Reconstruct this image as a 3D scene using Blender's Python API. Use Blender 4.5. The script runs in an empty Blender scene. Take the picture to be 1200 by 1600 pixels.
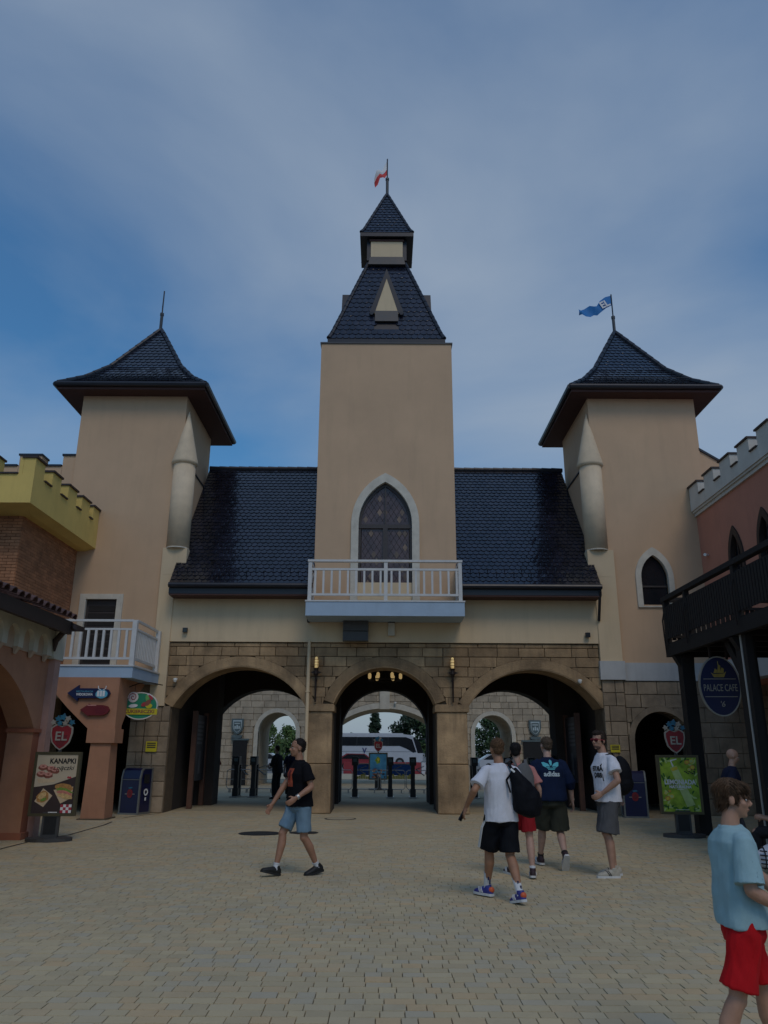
import bpy, bmesh, math, random
import numpy as np
from mathutils import Vector, Matrix, noise
from mathutils.geometry import tessellate_polygon
from mathutils.bvhtree import BVHTree

R = math.radians
rnd = random.Random(7)
S = bpy.context.scene
C = S.collection

# ------------------------------------------------------------------ camera
cd = bpy.data.cameras.new('camera')
cd.sensor_fit = 'VERTICAL'; cd.sensor_height = 36.0
cd.lens = 36.0 * 1200 / 1600
cd.clip_start = 0.05; cd.clip_end = 3000
cam = bpy.data.objects.new('camera', cd); C.objects.link(cam)
cam.location = (0, 0, 1.6)
cam.rotation_mode = 'XYZ'
cam.matrix_world = (Matrix.Translation((0, 0, 1.6)) @ Matrix.Rotation(R(90 + 17.35), 4, 'X')
                    @ Matrix.Rotation(R(0.3), 4, 'Z'))
S.camera = cam

# ------------------------------------------------------------------ sky, sun, exposure
W = bpy.data.worlds.new('World'); S.world = W; W.use_nodes = True
wn, wl = W.node_tree.nodes, W.node_tree.links
wn.clear()
SUN_EL, SUN_AZ = 50, 162       # azimuth from +Y towards +X: high behind the camera, veiled by cloud
sky = wn.new('ShaderNodeTexSky'); sky.sky_type = 'NISHITA'; sky.sun_disc = False
sky.sun_elevation = R(SUN_EL); sky.sun_rotation = R(SUN_AZ)
sky.air_density = 1.2; sky.dust_density = 0.4; sky.ozone_density = 2.0
tc = wn.new('ShaderNodeTexCoord')
mp = wn.new('ShaderNodeMapping'); mp.inputs['Scale'].default_value = (1.0, 1.0, 1.9)
mp.inputs['Rotation'].default_value = (1.39, 1.12, 0.42)
wl.new(tc.outputs['Generated'], mp.inputs['Vector'])
n1 = wn.new('ShaderNodeTexNoise'); n1.inputs['Scale'].default_value = 1.3
n1.inputs['Detail'].default_value = 7; n1.inputs['Roughness'].default_value = 0.49
n1.inputs['Distortion'].default_value = 0.35
wl.new(mp.outputs['Vector'], n1.inputs['Vector'])
cr = wn.new('ShaderNodeValToRGB')
cr.color_ramp.elements[0].position = 0.42; cr.color_ramp.elements[0].color = (0.17, 0.17, 0.17, 1)
cr.color_ramp.elements[1].position = 0.74; cr.color_ramp.elements[1].color = (0.82, 0.82, 0.82, 1)
wl.new(n1.outputs['Fac'], cr.inputs['Fac'])
mx = wn.new('ShaderNodeMix'); mx.data_type = 'RGBA'
wl.new(cr.outputs['Color'], mx.inputs['Factor'])
hs = wn.new('ShaderNodeHueSaturation'); hs.inputs['Saturation'].default_value = 1.55; hs.inputs['Value'].default_value = 1.15
wl.new(sky.outputs['Color'], hs.inputs['Color']); wl.new(hs.outputs[0], mx.inputs[6])
mx.inputs[7].default_value = (3.9, 4.75, 5.9, 1)       # thin veil of cloud
sx = wn.new('ShaderNodeSeparateXYZ'); wl.new(tc.outputs['Generated'], sx.inputs[0])
hz = wn.new('ShaderNodeMapRange'); hz.interpolation_type = 'SMOOTHSTEP'
hz.inputs[1].default_value = 0.0; hz.inputs[2].default_value = 0.22; hz.inputs[3].default_value = 0.9; hz.inputs[4].default_value = 0.0
wl.new(sx.outputs['Z'], hz.inputs[0])
mh = wn.new('ShaderNodeMix'); mh.data_type = 'RGBA'; wl.new(hz.outputs[0], mh.inputs[0])
wl.new(mx.outputs[2], mh.inputs[6]); mh.inputs[7].default_value = (2.5, 3.4, 4.6, 1)      # blue-grey bank along the whole horizon
bg = wn.new('ShaderNodeBackground'); bg.inputs['Strength'].default_value = 0.15
wl.new(mh.outputs[2], bg.inputs['Color'])
wo = wn.new('ShaderNodeOutputWorld'); wl.new(bg.outputs[0], wo.inputs['Surface'])

sd = bpy.data.lights.new('sun', 'SUN'); sd.energy = 1.2; sd.angle = R(22); sd.color = (1, 0.86, 0.68)
sun = bpy.data.objects.new('sun', sd); C.objects.link(sun)
_sv = Vector((math.sin(R(SUN_AZ)) * math.cos(R(SUN_EL)), math.cos(R(SUN_AZ)) * math.cos(R(SUN_EL)), math.sin(R(SUN_EL))))
sun.rotation_euler = _sv.to_track_quat('Z', 'Y').to_euler()
sun.location = (20, 30, 40)

S.view_settings.view_transform = 'Standard'; S.view_settings.look = 'None'
S.view_settings.gamma = 1.0; S.view_settings.use_curve_mapping = False
S.view_settings.exposure = -0.86
S.cycles.max_bounces = 8; S.cycles.diffuse_bounces = 4; S.cycles.glossy_bounces = 4
S.cycles.use_denoising = True

# ------------------------------------------------------------------ materials
MATS = {}
def M(name, col=None, rough=0.75, var=0.12, scale=2.0, bump=0.0, bscale=60.0, metal=0.0, rand=0.0, island=False,
      streak=0.0, streakcol=None, emit=0.0, col2=None, spec=0.5, coat=0.0, trans=0.0, stretch=(1, 1, 1), hue=None):
    if name in MATS: return MATS[name]
    m = bpy.data.materials.new(name); m.use_nodes = True
    n, l = m.node_tree.nodes, m.node_tree.links
    b = n['Principled BSDF']
    b.inputs['Roughness'].default_value = rough; b.inputs['Metallic'].default_value = metal
    b.inputs['Specular IOR Level'].default_value = spec
    b.inputs['Coat Weight'].default_value = coat
    b.inputs['Transmission Weight'].default_value = trans
    geo = n.new('ShaderNodeNewGeometry')
    ma = n.new('ShaderNodeMapping'); ma.inputs['Scale'].default_value = stretch
    l.new(geo.outputs['Position'], ma.inputs['Vector'])
    def nz(sc, det=4, rg=0.6, vec=None):
        t = n.new('ShaderNodeTexNoise'); t.inputs['Scale'].default_value = sc
        t.inputs['Detail'].default_value = det; t.inputs['Roughness'].default_value = rg
        l.new(vec or ma.outputs['Vector'], t.inputs['Vector']); return t
    def mix(f, a, bb, mode='MIX'):
        x = n.new('ShaderNodeMix'); x.data_type = 'RGBA'; x.blend_type = mode
        if isinstance(f, float): x.inputs[0].default_value = f
        else: l.new(f, x.inputs[0])
        for i, q in ((6, a), (7, bb)):
            if isinstance(q, tuple): x.inputs[i].default_value = (*q[:3], 1)
            else: l.new(q, x.inputs[i])
        return x.outputs[2]
    c1 = tuple(max(0, v * (1 - var)) for v in col); c2 = tuple(min(1, v * (1 + var)) for v in (col2 or col))
    t = nz(scale)
    rp = n.new('ShaderNodeMapRange'); rp.inputs[1].default_value = 0.3; rp.inputs[2].default_value = 0.7
    l.new(t.outputs['Fac'], rp.inputs[0])
    out = mix(rp.outputs[0], c1, c2)
    if rand > 0:
        if island: rv = geo.outputs['Random Per Island']
        else:
            oi = n.new('ShaderNodeObjectInfo'); rv = oi.outputs['Random']
        if hue:
            cr = n.new('ShaderNodeValToRGB'); cr.color_ramp.interpolation = 'LINEAR'
            els = cr.color_ramp.elements
            while len(els) < len(hue): els.new(0.5)
            for i, h in enumerate(hue):
                els[i].position = i / (len(hue) - 1); els[i].color = (*h, 1)
            l.new(rv, cr.inputs['Fac'])
            out = mix(rand, out, cr.outputs['Color'])
        else:
            mr = n.new('ShaderNodeMapRange'); mr.inputs[3].default_value = 1 - rand; mr.inputs[4].default_value = 1 + rand
            l.new(rv, mr.inputs[0])
            cb = n.new('ShaderNodeCombineColor')
            for i in range(3): l.new(mr.outputs[0], cb.inputs[i])
            out = mix(1.0, out, cb.outputs[0], 'MULTIPLY')
    if streak > 0:
        ms = n.new('ShaderNodeMapping'); ms.inputs['Scale'].default_value = (2.2, 2.2, 0.28)
        l.new(geo.outputs['Position'], ms.inputs['Vector'])
        ts = nz(1.7, 6, 0.65, ms.outputs['Vector'])
        mr = n.new('ShaderNodeMapRange'); mr.inputs[1].default_value = 0.5; mr.inputs[2].default_value = 0.78
        mr.inputs[4].default_value = streak
        l.new(ts.outputs['Fac'], mr.inputs[0])
        out = mix(mr.outputs[0], out, streakcol or tuple(v * 0.35 for v in col))
    l.new(out, b.inputs['Base Color'])
    if bump > 0:
        tb = nz(bscale, 5, 0.6)
        bm_ = n.new('ShaderNodeBump'); bm_.inputs['Strength'].default_value = bump; bm_.inputs['Distance'].default_value = 0.02
        l.new(tb.outputs['Fac'], bm_.inputs['Height']); l.new(bm_.outputs['Normal'], b.inputs['Normal'])
    if rough > 0.05 and rough < 0.95:
        r2 = n.new('ShaderNodeMapRange'); r2.inputs[3].default_value = max(0.02, rough - 0.1 * min(1, rough * 2)); r2.inputs[4].default_value = min(1, rough + 0.1)
        l.new(t.outputs['Fac'], r2.inputs[0]); l.new(r2.outputs[0], b.inputs['Roughness'])
    if emit > 0:
        b.inputs['Emission Color'].default_value = (*col, 1); b.inputs['Emission Strength'].default_value = emit
    MATS[name] = m
    return m

M('tan_plaster', (0.57, 0.39, 0.245), 0.9, 0.07, 0.6, 0.25, 60, streak=0.22, streakcol=(0.35, 0.255, 0.17))
M('cream_plaster', (0.66, 0.52, 0.335), 0.9, 0.06, 0.7, 0.12, 90, streak=0.22, streakcol=(0.33, 0.27, 0.17))
M('column_plaster', (0.66, 0.525, 0.36), 0.9, 0.1, 3.0, 0.2, 60, streak=0.18, streakcol=(0.3, 0.25, 0.19))
M('pale_stone', (0.58, 0.54, 0.45), 0.85, 0.12, 4, 0.2, 70, streak=0.2)
M('stone', (0.34, 0.23, 0.125), 0.9, 0.42, 1.3, 0.8, 22, rand=0.24, streak=0.75, streakcol=(0.13, 0.09, 0.055))
M('stone_joint', (0.12, 0.085, 0.05), 0.95, 0.2, 5, 0.3, 40)
M('grey_stone', (0.28, 0.215, 0.145), 0.9, 0.3, 2.4, 0.7, 22, rand=0.16, streak=0.45, streakcol=(0.11, 0.085, 0.06))
M('outer_stone', (0.44, 0.37, 0.275), 0.9, 0.2, 2.5, 0.4, 26, rand=0.14, streak=0.35, streakcol=(0.25, 0.21, 0.17))
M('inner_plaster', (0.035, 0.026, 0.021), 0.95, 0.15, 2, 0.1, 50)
M('roof_tile', (0.010, 0.011, 0.019), 0.17, 0.3, 3, 0.06, 30, rand=0.4, island=True, coat=0.6)
M('roof_tile_single', (0.012, 0.016, 0.03), 0.2, 0.25, 3, 0.06, 30, rand=0.25, coat=0.15)
M('dark_metal', (0.010, 0.013, 0.021), 0.4, 0.2, 5, 0.05, 40)
M('grey_flashing', (0.04, 0.046, 0.052), 0.5, 0.2, 4, 0.05, 40)
M('soffit_wood', (0.075, 0.034, 0.028), 0.8, 0.2, 3, 0.15, 30, stretch=(1, 12, 12))
M('white_paint', (0.60, 0.595, 0.57), 0.55, 0.07, 5, 0.08, 50, streak=0.12)
M('blue_slab', (0.36, 0.47, 0.58), 0.7, 0.06, 2, 0.06, 60, streak=0.15, streakcol=(0.2, 0.26, 0.3))
M('grey_band', (0.47, 0.48, 0.47), 0.85, 0.08, 2, 0.1, 60, streak=0.2)
M('salmon', (0.42, 0.205, 0.115), 0.9, 0.14, 1.4, 0.2, 60, streak=0.35, streakcol=(0.27, 0.12, 0.075))
M('salmon_dark', (0.33, 0.115, 0.06), 0.9, 0.16, 1.4, 0.2, 60, streak=0.3, streakcol=(0.2, 0.07, 0.04))
M('pink_pipe', (0.45, 0.27, 0.22), 0.7, 0.1, 3, 0.05, 60)
M('band_white', (0.56, 0.53, 0.42), 0.9, 0.1, 2, 0.12, 60, streak=0.2)
M('niche', (0.47, 0.36, 0.26), 0.9, 0.1, 2, 0.12, 60, streak=0.15)
M('yellow_plaster', (0.70, 0.51, 0.15), 0.9, 0.08, 1.2, 0.12, 70, streak=0.22, streakcol=(0.38, 0.27, 0.08))
M('brick', (0.36, 0.16, 0.075), 0.9, 0.22, 3, 0.3, 50, rand=0.2, island=True, streak=0.35, streakcol=(0.16, 0.08, 0.045))
M('brick_joint', (0.28, 0.135, 0.075), 0.95, 0.2, 5, 0.2, 40)
M('barrel_tile', (0.075, 0.035, 0.03), 0.6, 0.3, 4, 0.2, 40, rand=0.3)
M('black_wood', (0.010, 0.007, 0.006), 0.75, 0.35, 3, 0.25, 30, stretch=(8, 8, 1), rand=0.2)
M('dark_trim', (0.035, 0.022, 0.018), 0.6, 0.25, 4, 0.1, 40)
M('pink_plaster', (0.52, 0.225, 0.15), 0.9, 0.08, 1.0, 0.14, 80, streak=0.22, streakcol=(0.3, 0.12, 0.09))
M('parapet_white', (0.60, 0.58, 0.52), 0.9, 0.1, 1.6, 0.12, 70, streak=0.3, streakcol=(0.27, 0.26, 0.23))
M('dark_glass', (0.012, 0.014, 0.018), 0.08, 0.1, 3, 0.0, spec=0.5)
M('leaded_glass', (0.085, 0.055, 0.055), 0.25, 0.3, 3, 0.05, 20)
M('lozenge_glass', (0.17, 0.115, 0.075), 0.3, 0.25, 5, rand=0.35)
M('window_frame', (0.045, 0.036, 0.033), 0.5, 0.15, 5)
M('interior_dark', (0.02, 0.018, 0.017), 0.9, 0.1, 2)
M('black_plastic', (0.012, 0.012, 0.013), 0.45, 0.2, 5, 0.03, 60)
M('grey_box', (0.09, 0.09, 0.088), 0.6, 0.1, 5, 0.05, 90)
M('steel', (0.33, 0.33, 0.33), 0.35, 0.1, 8, metal=0.9)
M('iron', (0.03, 0.02, 0.016), 0.6, 0.25, 8, 0.2, 60, metal=0.5)
M('lamp_glow', (0.95, 0.66, 0.28), 0.4, 0.0, emit=0.55)
M('lamp_white', (0.8, 0.8, 0.75), 0.3, 0.03)
M('plaza_bed', (0.085, 0.07, 0.045), 0.95, 0.2, 6, 0.3, 60)
M('pavement', (0.39, 0.33, 0.215), 0.9, 0.12, 2.5, 0.35, 20)
M('asphalt', (0.16, 0.155, 0.14), 0.95, 0.2, 1.2, 0.3, 30)
_pv = [(0.55, 0.45, 0.27), (0.41, 0.345, 0.22), (0.57, 0.39, 0.205), (0.47, 0.39, 0.25), (0.42, 0.39, 0.305), (0.56, 0.455, 0.27), (0.43, 0.35, 0.215), (0.52, 0.42, 0.25)]
M('paver', (0.49, 0.405, 0.25), 0.85, 0.16, 0.5, 0.3, 45, streak=0.22, streakcol=(0.24, 0.19, 0.12), rand=0.6, island=True, hue=_pv, col2=(0.52, 0.41, 0.235))
M('paver_single', (0.49, 0.405, 0.25), 0.85, 0.16, 0.5, 0.3, 45, streak=0.22, streakcol=(0.24, 0.19, 0.12), rand=0.6, hue=_pv, col2=(0.52, 0.41, 0.235))
M('manhole', (0.035, 0.035, 0.035), 0.6, 0.2, 20, 0.3, 60, metal=0.6)

# ------------------------------------------------------------------ object helpers
class Later:
    """objects are linked to the scene collection in one go at the end of the script"""
    def __init__(s): s.objects = s; s.q = []
    def link(s, o): s.q.append(o)
    def flush(s):
        for o in s.q: S.collection.objects.link(o)
C = Later()
def tag(o, label=None, cat=None, group=None, kind=None):
    if label: o['label'] = label
    if cat: o['category'] = cat
    if group: o['group'] = group
    if kind: o['kind'] = kind
    return o
def thing(name, label, cat, loc=(0, 0, 0), rz=0.0, group=None):
    o = bpy.data.objects.new(name, None); C.objects.link(o)
    o.empty_display_size = 0.2
    o.location = loc; o.rotation_euler = (0, 0, rz)
    return tag(o, label, cat, group)
def link(name, me, parent=None, loc=None, rot=None):
    o = bpy.data.objects.new(name, me); C.objects.link(o)
    if parent: o.parent = parent
    if loc is not None: o.location = loc
    if rot is not None: o.rotation_euler = rot
    return o

class B:
    """collects shapes, builds one mesh object. off is subtracted (world -> thing frame)"""
    def __init__(s, off=(0, 0, 0)): s.v = []; s.f = []; s.mi = []; s.off = Vector(off); s.cur = 0; s.sm = []; s.smooth = False
    def add(s, vs, fs):
        k = len(s.v); s.v += [Vector(p) - s.off for p in vs]
        for f in fs: s.f.append([i + k for i in f]); s.mi.append(s.cur); s.sm.append(s.smooth)
        return s
    def box(s, x0, x1, y0, y1, z0, z1):
        return s.add([(x0, y0, z0), (x1, y0, z0), (x1, y1, z0), (x0, y1, z0), (x0, y0, z1), (x1, y0, z1), (x1, y1, z1), (x0, y1, z1)],
                     [(0, 3, 2, 1), (4, 5, 6, 7), (0, 1, 5, 4), (1, 2, 6, 5), (2, 3, 7, 6), (3, 0, 4, 7)])
    def hexa(s, p):   # 8 points, bottom 4 then top 4
        return s.add(p, [(0, 3, 2, 1), (4, 5, 6, 7), (0, 1, 5, 4), (1, 2, 6, 5), (2, 3, 7, 6), (3, 0, 4, 7)])
    def cbox(s, x0, x1, y0, y1, z0, z1, c=0.01, jit=0.0):   # box with chamfered edges on the -Y face (proud stones)
        j = lambda: rnd.uniform(-jit, jit)
        a = [(x0, y1, z0), (x1, y1, z0), (x1, y1, z1), (x0, y1, z1)]
        b = [(x0, y0 + c, z0), (x1, y0 + c, z0), (x1, y0 + c, z1), (x0, y0 + c, z1)]
        d = [(x0 + c, y0 + j(), z0 + c), (x1 - c, y0 + j(), z0 + c), (x1 - c, y0 + j(), z1 - c), (x0 + c, y0 + j(), z1 - c)]
        fs = [(3, 2, 1, 0), (8, 9, 10, 11)]
        for i in range(4):
            k = (i + 1) % 4
            fs += [(i, k, 4 + k, 4 + i), (4 + i, 4 + k, 8 + k, 8 + i)]
        return s.add(a + b + d, fs)
    def extr(s, loops, fn, w0, w1):
        """loops: outer + holes as (u,v); fn(u,v,w)->xyz; solid from w0 to w1"""
        flat = [p for lp in loops for p in lp]
        tri = tessellate_polygon([[Vector((p[0], p[1], 0)) for p in lp] for lp in loops])
        n = len(flat)
        vs = [fn(p[0], p[1], w0) for p in flat] + [fn(p[0], p[1], w1) for p in flat]
        fs = [tuple(t) for t in tri] + [tuple(i + n for i in reversed(t)) for t in tri]
        k = 0
        for lp in loops:
            m = len(lp)
            for i in range(m):
                j = (i + 1) % m
                fs.append((k + i, k + j, k + j + n, k + i + n))
            k += m
        return s.add(vs, fs)
    def tube(s, pts, rad, seg=8, cap=True, side=None):
        pts = [Vector(p) for p in pts]; n = len(pts)
        if not isinstance(rad, (list, tuple)): rad = [rad] * n
        vs = []; ref = Vector(side) if side else None
        for i, p in enumerate(pts):
            t = (pts[min(i + 1, n - 1)] - pts[max(i - 1, 0)]).normalized()
            if ref is None:
                ref = Vector((1, 0, 0)) if abs(t.x) < 0.8 else Vector((0, 1, 0))
            a = (ref - t * ref.dot(t)).normalized(); b = t.cross(a)
            if not side: ref = a
            r = rad[i]; ra, rb = r if isinstance(r, (list, tuple)) else (r, r)
            for k in range(seg):
                q = 2 * math.pi * k / seg
                vs.append(p + a * (ra * math.cos(q)) + b * (rb * math.sin(q)))
        fs = []
        for i in range(n - 1):
            for k in range(seg):
                k2 = (k + 1) % seg
                fs.append((i * seg + k, i * seg + k2, (i + 1) * seg + k2, (i + 1) * seg + k))
        if cap: fs.append(tuple(reversed(range(seg)))); fs.append(tuple((n - 1) * seg + k for k in range(seg)))
        return s.add(vs, fs)
    def ell(s, c, r, seg=14, ring=9, rot=None):
        c = Vector(c); vs = []; fs = []
        for i in range(ring + 1):
            th = math.pi * i / ring
            for k in range(seg):
                ph = 2 * math.pi * k / seg
                q = Vector((r[0] * math.sin(th) * math.cos(ph), r[1] * math.sin(th) * math.sin(ph), r[2] * math.cos(th)))
                if rot: q = rot @ q
                vs.append(c + q)
        for i in range(ring):
            for k in range(seg):
                k2 = (k + 1) % seg
                if i == 0: fs.append((k, (i + 1) * seg + k, (i + 1) * seg + k2))
                elif i == ring - 1: fs.append((i * seg + k, (i + 1) * seg + k, i * seg + k2))
                else: fs.append((i * seg + k, (i + 1) * seg + k, (i + 1) * seg + k2, i * seg + k2))
        return s.add(vs, fs)
    def lathe(s, c, prof, seg=16):
        return s.tube([(c[0], c[1], c[2] + z) for r, z in prof], [max(r, 1e-4) for r, z in prof], seg)
    def mesh(s, name, mats):
        me = bpy.data.meshes.new(name)
        me.from_pydata([tuple(p) for p in s.v], [], s.f)
        if not isinstance(mats, (list, tuple)): mats = [mats]
        for m in mats: me.materials.append(MATS[m] if isinstance(m, str) else m)
        if any(s.mi): me.polygons.foreach_set('material_index', s.mi)
        if any(s.sm): me.polygons.foreach_set('use_smooth', s.sm)
        bm = bmesh.new(); bm.from_mesh(me); bmesh.ops.recalc_face_normals(bm, faces=bm.faces); bm.to_mesh(me); bm.free()
        me.update(); return me
    def build(s, name, mats, parent=None, label=None):
        o = link(name, s.mesh(name, mats), parent)
        if label: o['label'] = label
        return o

XZ = lambda u, v, w: (u, w, v)
YZ = lambda u, v, w: (w, u, v)
XY = lambda u, v, w: (u, v, w)
def rect(a, b, c, d): return [(a, c), (b, c), (b, d), (a, d)]
def ellipse2(cx, cz, rx, rz, n=24, a0=0, a1=2 * math.pi): return [(cx + rx * math.cos(a0 + (a1 - a0) * i / n), cz + rz * math.sin(a0 + (a1 - a0) * i / n)) for i in range(n)]
def seg_arch(x0, x1, zs, zc, n=20):
    """points of a segmental arch from (x1,zs) over (mid,zc) to (x0,zs)"""
    w = (x1 - x0) / 2; h = zc - zs; r = (w * w + h * h) / (2 * h); cx = (x0 + x1) / 2; cz = zc - r
    a = math.asin(min(1, w / r)); a = math.pi - a if h > r else a
    return [(cx + r * math.sin(a - 2 * a * i / n), cz + r * math.cos(a - 2 * a * i / n)) for i in range(n + 1)]
def arch_z(x, x0, x1, zs, zc, grow=0.0):
    w = (x1 - x0) / 2; h = zc - zs; r = (w * w + h * h) / (2 * h); cx = (x0 + x1) / 2; cz = zc - r; r += grow
    d = r * r - (x - cx) ** 2
    return cz + math.sqrt(d) if d > 0 else -9
def gothic(cx, w, zb, zs, za, n=10):
    """closed pointed-arch outline: bottom zb, spring zs, apex za"""
    h = za - zs; c = (h * h - w * w) / (2 * w); r = w + c; am = math.atan2(h, c)
    right = [(cx - c + r * math.cos(am * i / n), zs + r * math.sin(am * i / n)) for i in range(n + 1)]
    left = [(2 * cx - x, z) for x, z in reversed(right[:-1])]
    return [(cx - w, zb), (cx + w, zb)] + right + left
def baked(ob):
    """evaluate one object's modifiers or font while the scene is still nearly empty"""
    S.collection.objects.link(ob)
    dg = bpy.context.evaluated_depsgraph_get()
    me = bpy.data.meshes.new_from_object(ob.evaluated_get(dg))
    bpy.data.objects.remove(ob); return me
def text_mesh(txt, size, mat, ext=0.004, align='CENTER', space=1.0, shear=0.0, bold=0.0):
    cu = bpy.data.curves.new('t', 'FONT'); cu.body = txt; cu.size = size; cu.extrude = ext; cu.offset = bold
    cu.align_x = align; cu.align_y = 'CENTER'; cu.space_character = space; cu.shear = shear; cu.resolution_u = 3
    ob = bpy.data.objects.new('t', cu)
    me = baked(ob); bpy.data.curves.remove(cu)
    me.materials.clear(); me.materials.append(MATS[mat]); return me
def text(name, txt, size, mat, loc, parent, rot=(R(90), 0, 0), width=None, **k):
    me = text_mesh(txt, size, mat, **k)
    if width:
        xs = [v.co.x for v in me.vertices]; f = width / max(1e-3, max(xs) - min(xs))
        for v in me.vertices: v.co.x *= f
    return link(name, me, parent, loc, rot)
# ================================================================== large structure: ground
g = B(); g.add([(-600, -60, -0.06), (600, -60, -0.06), (600, 1500, -0.06), (-600, 1500, -0.06)], [(0, 1, 2, 3)])
tag(g.build('ground', 'asphalt'), kind='structure')
g = B(); g.add([(-14, 23.0, -0.006), (14, 23.0, -0.006), (14, 62, -0.006), (-14, 62, -0.006)], [(0, 1, 2, 3)])
tag(g.build('pavement', 'pavement'), kind='structure')
g = B(); g.add([(-14, -4, -0.016), (14, -4, -0.016), (14, 23.2, -0.016), (-14, 23.2, -0.016)], [(0, 1, 2, 3)])
plaza = tag(g.build('plaza', 'plaza_bed'), kind='structure')
pv = []; y = 3.0
while y < 23.0:
    d = rnd.choice((0.115, 0.125, 0.125, 0.135)); lim = min(12.5, 2.2 + 0.56 * y); x = -lim + rnd.uniform(0, 0.1)
    while x < lim:
        w = rnd.choice((0.11, 0.13, 0.16, 0.16, 0.19, 0.21)) * rnd.uniform(0.97, 1.03)
        pv.append((x, x + w, y, y + d)); x += w
    y += d
def paver(bb, x0, x1, y0, y1):
    g, c = 0.0017, 0.0022; z = rnd.uniform(-0.0025, 0.0015); j = lambda: rnd.uniform(-0.0012, 0.0012)
    x0 += g * .8 + abs(j()) * .5; x1 -= g * .8 + abs(j()) * .5; y0 += g * 2.2; y1 -= g * 2.2
    bb.add([(x0, y0, -0.014), (x1, y0, -0.014), (x1, y1, -0.014), (x0, y1, -0.014),
            (x0 + c, y0 + c, z + j()), (x1 - c, y0 + c, z + j()), (x1 - c, y1 - c, z + j()), (x0 + c, y1 - c, z + j())],
           [(4, 5, 6, 7), (0, 1, 5, 4), (1, 2, 6, 5), (2, 3, 7, 6), (3, 0, 4, 7)])
def near(p):
    cx, cy = (p[0] + p[1]) / 2, (p[2] + p[3]) / 2
    return cy if cy > 5.45 and abs(cx) < 0.53 * cy - 0.15 else 99
pv.sort(key=near)
for p in pv[:300]:
    bb = B(); cx, cy = (p[0] + p[1]) / 2, (p[2] + p[3]) / 2
    paver(bb, p[0] - cx, p[1] - cx, p[2] - cy, p[3] - cy)
    link('paving_stone', bb.mesh('paving_stone', 'paver_single'), plaza, (cx, cy, 0))
bb = B()
for p in pv[300:]: paver(bb, *p)
tag(bb.build('paving', 'paver', plaza), kind='stuff')

# ================================================================== masonry and tile helpers
def stones(parent, off, x0, x1, z0, z1, y, rows, wr, arches, mat, depth=0.06, gap=0.007, fn=XZ, name='stone', jit=0.006, keep=None):
    z = z0; out = []
    for rh in rows:
        zt = min(z + rh, z1)
        if zt - z < 0.05: break
        x = x0 - rnd.uniform(0, wr[0] * 0.8)
        while x < x1:
            w = rnd.uniform(*wr); a, b = max(x, x0), min(x + w, x1); x += w
            if x1 - x < 0.15: b = x1; x = x1
            if b - a < 0.06: continue
            A, Bx, z_, zt_ = a + gap, b - gap, z + gap, zt - gap
            n = max(2, int((Bx - A) / 0.06)); xs = [A + (Bx - A) * i / n for i in range(n + 1)]
            lo = [max([z_] + [arch_z(q, *ar) for ar in arches]) for q in xs]
            runs = []; cur = []
            for q, l in zip(xs, lo):
                if l < zt_ - 0.02: cur.append((q, l))
                else:
                    if len(cur) > 1: runs.append(cur)
                    cur = []
            if len(cur) > 1: runs.append(cur)
            for r_ in runs:
                if r_[-1][0] - r_[0][0] < 0.05: continue
                dy = rnd.uniform(-jit, jit); bb = B(off)
                if all(abs(l - z_) < 1e-6 for q, l in r_) and fn is XZ:
                    bb.cbox(r_[0][0], r_[-1][0], y + dy, y + depth, z_, zt_, 0.012, 0.004)
                else:
                    bb.extr([r_ + [(r_[-1][0], zt_), (r_[0][0], zt_)]], fn, y + dy, y + depth)
                out.append((bb, (r_[0][0] + r_[-1][0]) / 2, (z_ + zt_) / 2))
        z = zt
    if keep is None:
        return [bb.build(name, mat, parent) for bb, _, _ in out]
    out.sort(key=lambda q: keep(q[1], q[2])); objs = [bb.build(name, mat, parent) for bb, _, _ in out[:300]]
    if len(out) > 300:
        big = B()
        for bb, _, _ in out[300:]: big.add(bb.v, bb.f)
        tag(big.build('stonework', mat, parent), kind='stuff')
    return objs

def tile_geo(Pf, u0, u1, s0, s1):
    """one scale tile; Pf(u, s, lift)"""
    w = u1 - u0; e = s1 - s0; j = rnd.uniform(-0.004, 0.004); j2 = rnd.uniform(-0.004, 0.004)
    o = [(u0, s0 + .30 * e), (u0 + .14 * w, s0 + .12 * e), (u0 + .33 * w, s0 + .02 * e), (u0 + .5 * w, s0), (u1 - .33 * w, s0 + .02 * e), (u1 - .14 * w, s0 + .12 * e), (u1, s0 + .30 * e)]
    lift = [.026 + j, .031 + j, .034, .036, .034, .031 + j2, .026 + j2]
    vs = [Pf(u, s, l) for (u, s), l in zip(o, lift)] + [Pf(u1, s1 + .2 * e, .012), Pf(u0, s1 + .2 * e, .012)]
    vs += [Pf(u, s, l - .018) for (u, s), l in zip(o, lift)]
    fs = [tuple(range(9))] + [(i, 9 + i, 10 + i, 1 + i) for i in range(6)]
    return vs, fs
def prof_fn(prof, c, o, l):
    """square-plan roof face: prof = [(h, z)...] from eave up; returns Pf(u,s,lift), hw(s), length"""
    cum = [0]
    for a, b in zip(prof, prof[1:]): cum.append(cum[-1] + math.hypot(b[0] - a[0], b[1] - a[1]))
    c, o, l = Vector(c), Vector(o), Vector(l)
    def at(s):
        s = max(0, min(s, cum[-1])); i = 0
        while i < len(prof) - 2 and s > cum[i + 1]: i += 1
        t = (s - cum[i]) / (cum[i + 1] - cum[i]); a, b = prof[i], prof[i + 1]
        dh, dz = b[0] - a[0], b[1] - a[1]; q = math.hypot(dh, dz)
        return a[0] + dh * t, a[1] + dz * t, dz / q, -dh / q
    def Pf(u, s, lift=0):
        h, z, nh, nz_ = at(s)
        return c + o * (h + nh * lift) + l * u + Vector((0, 0, z + nz_ * lift))
    return Pf, (lambda s: at(s)[0]), cum[-1]
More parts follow.
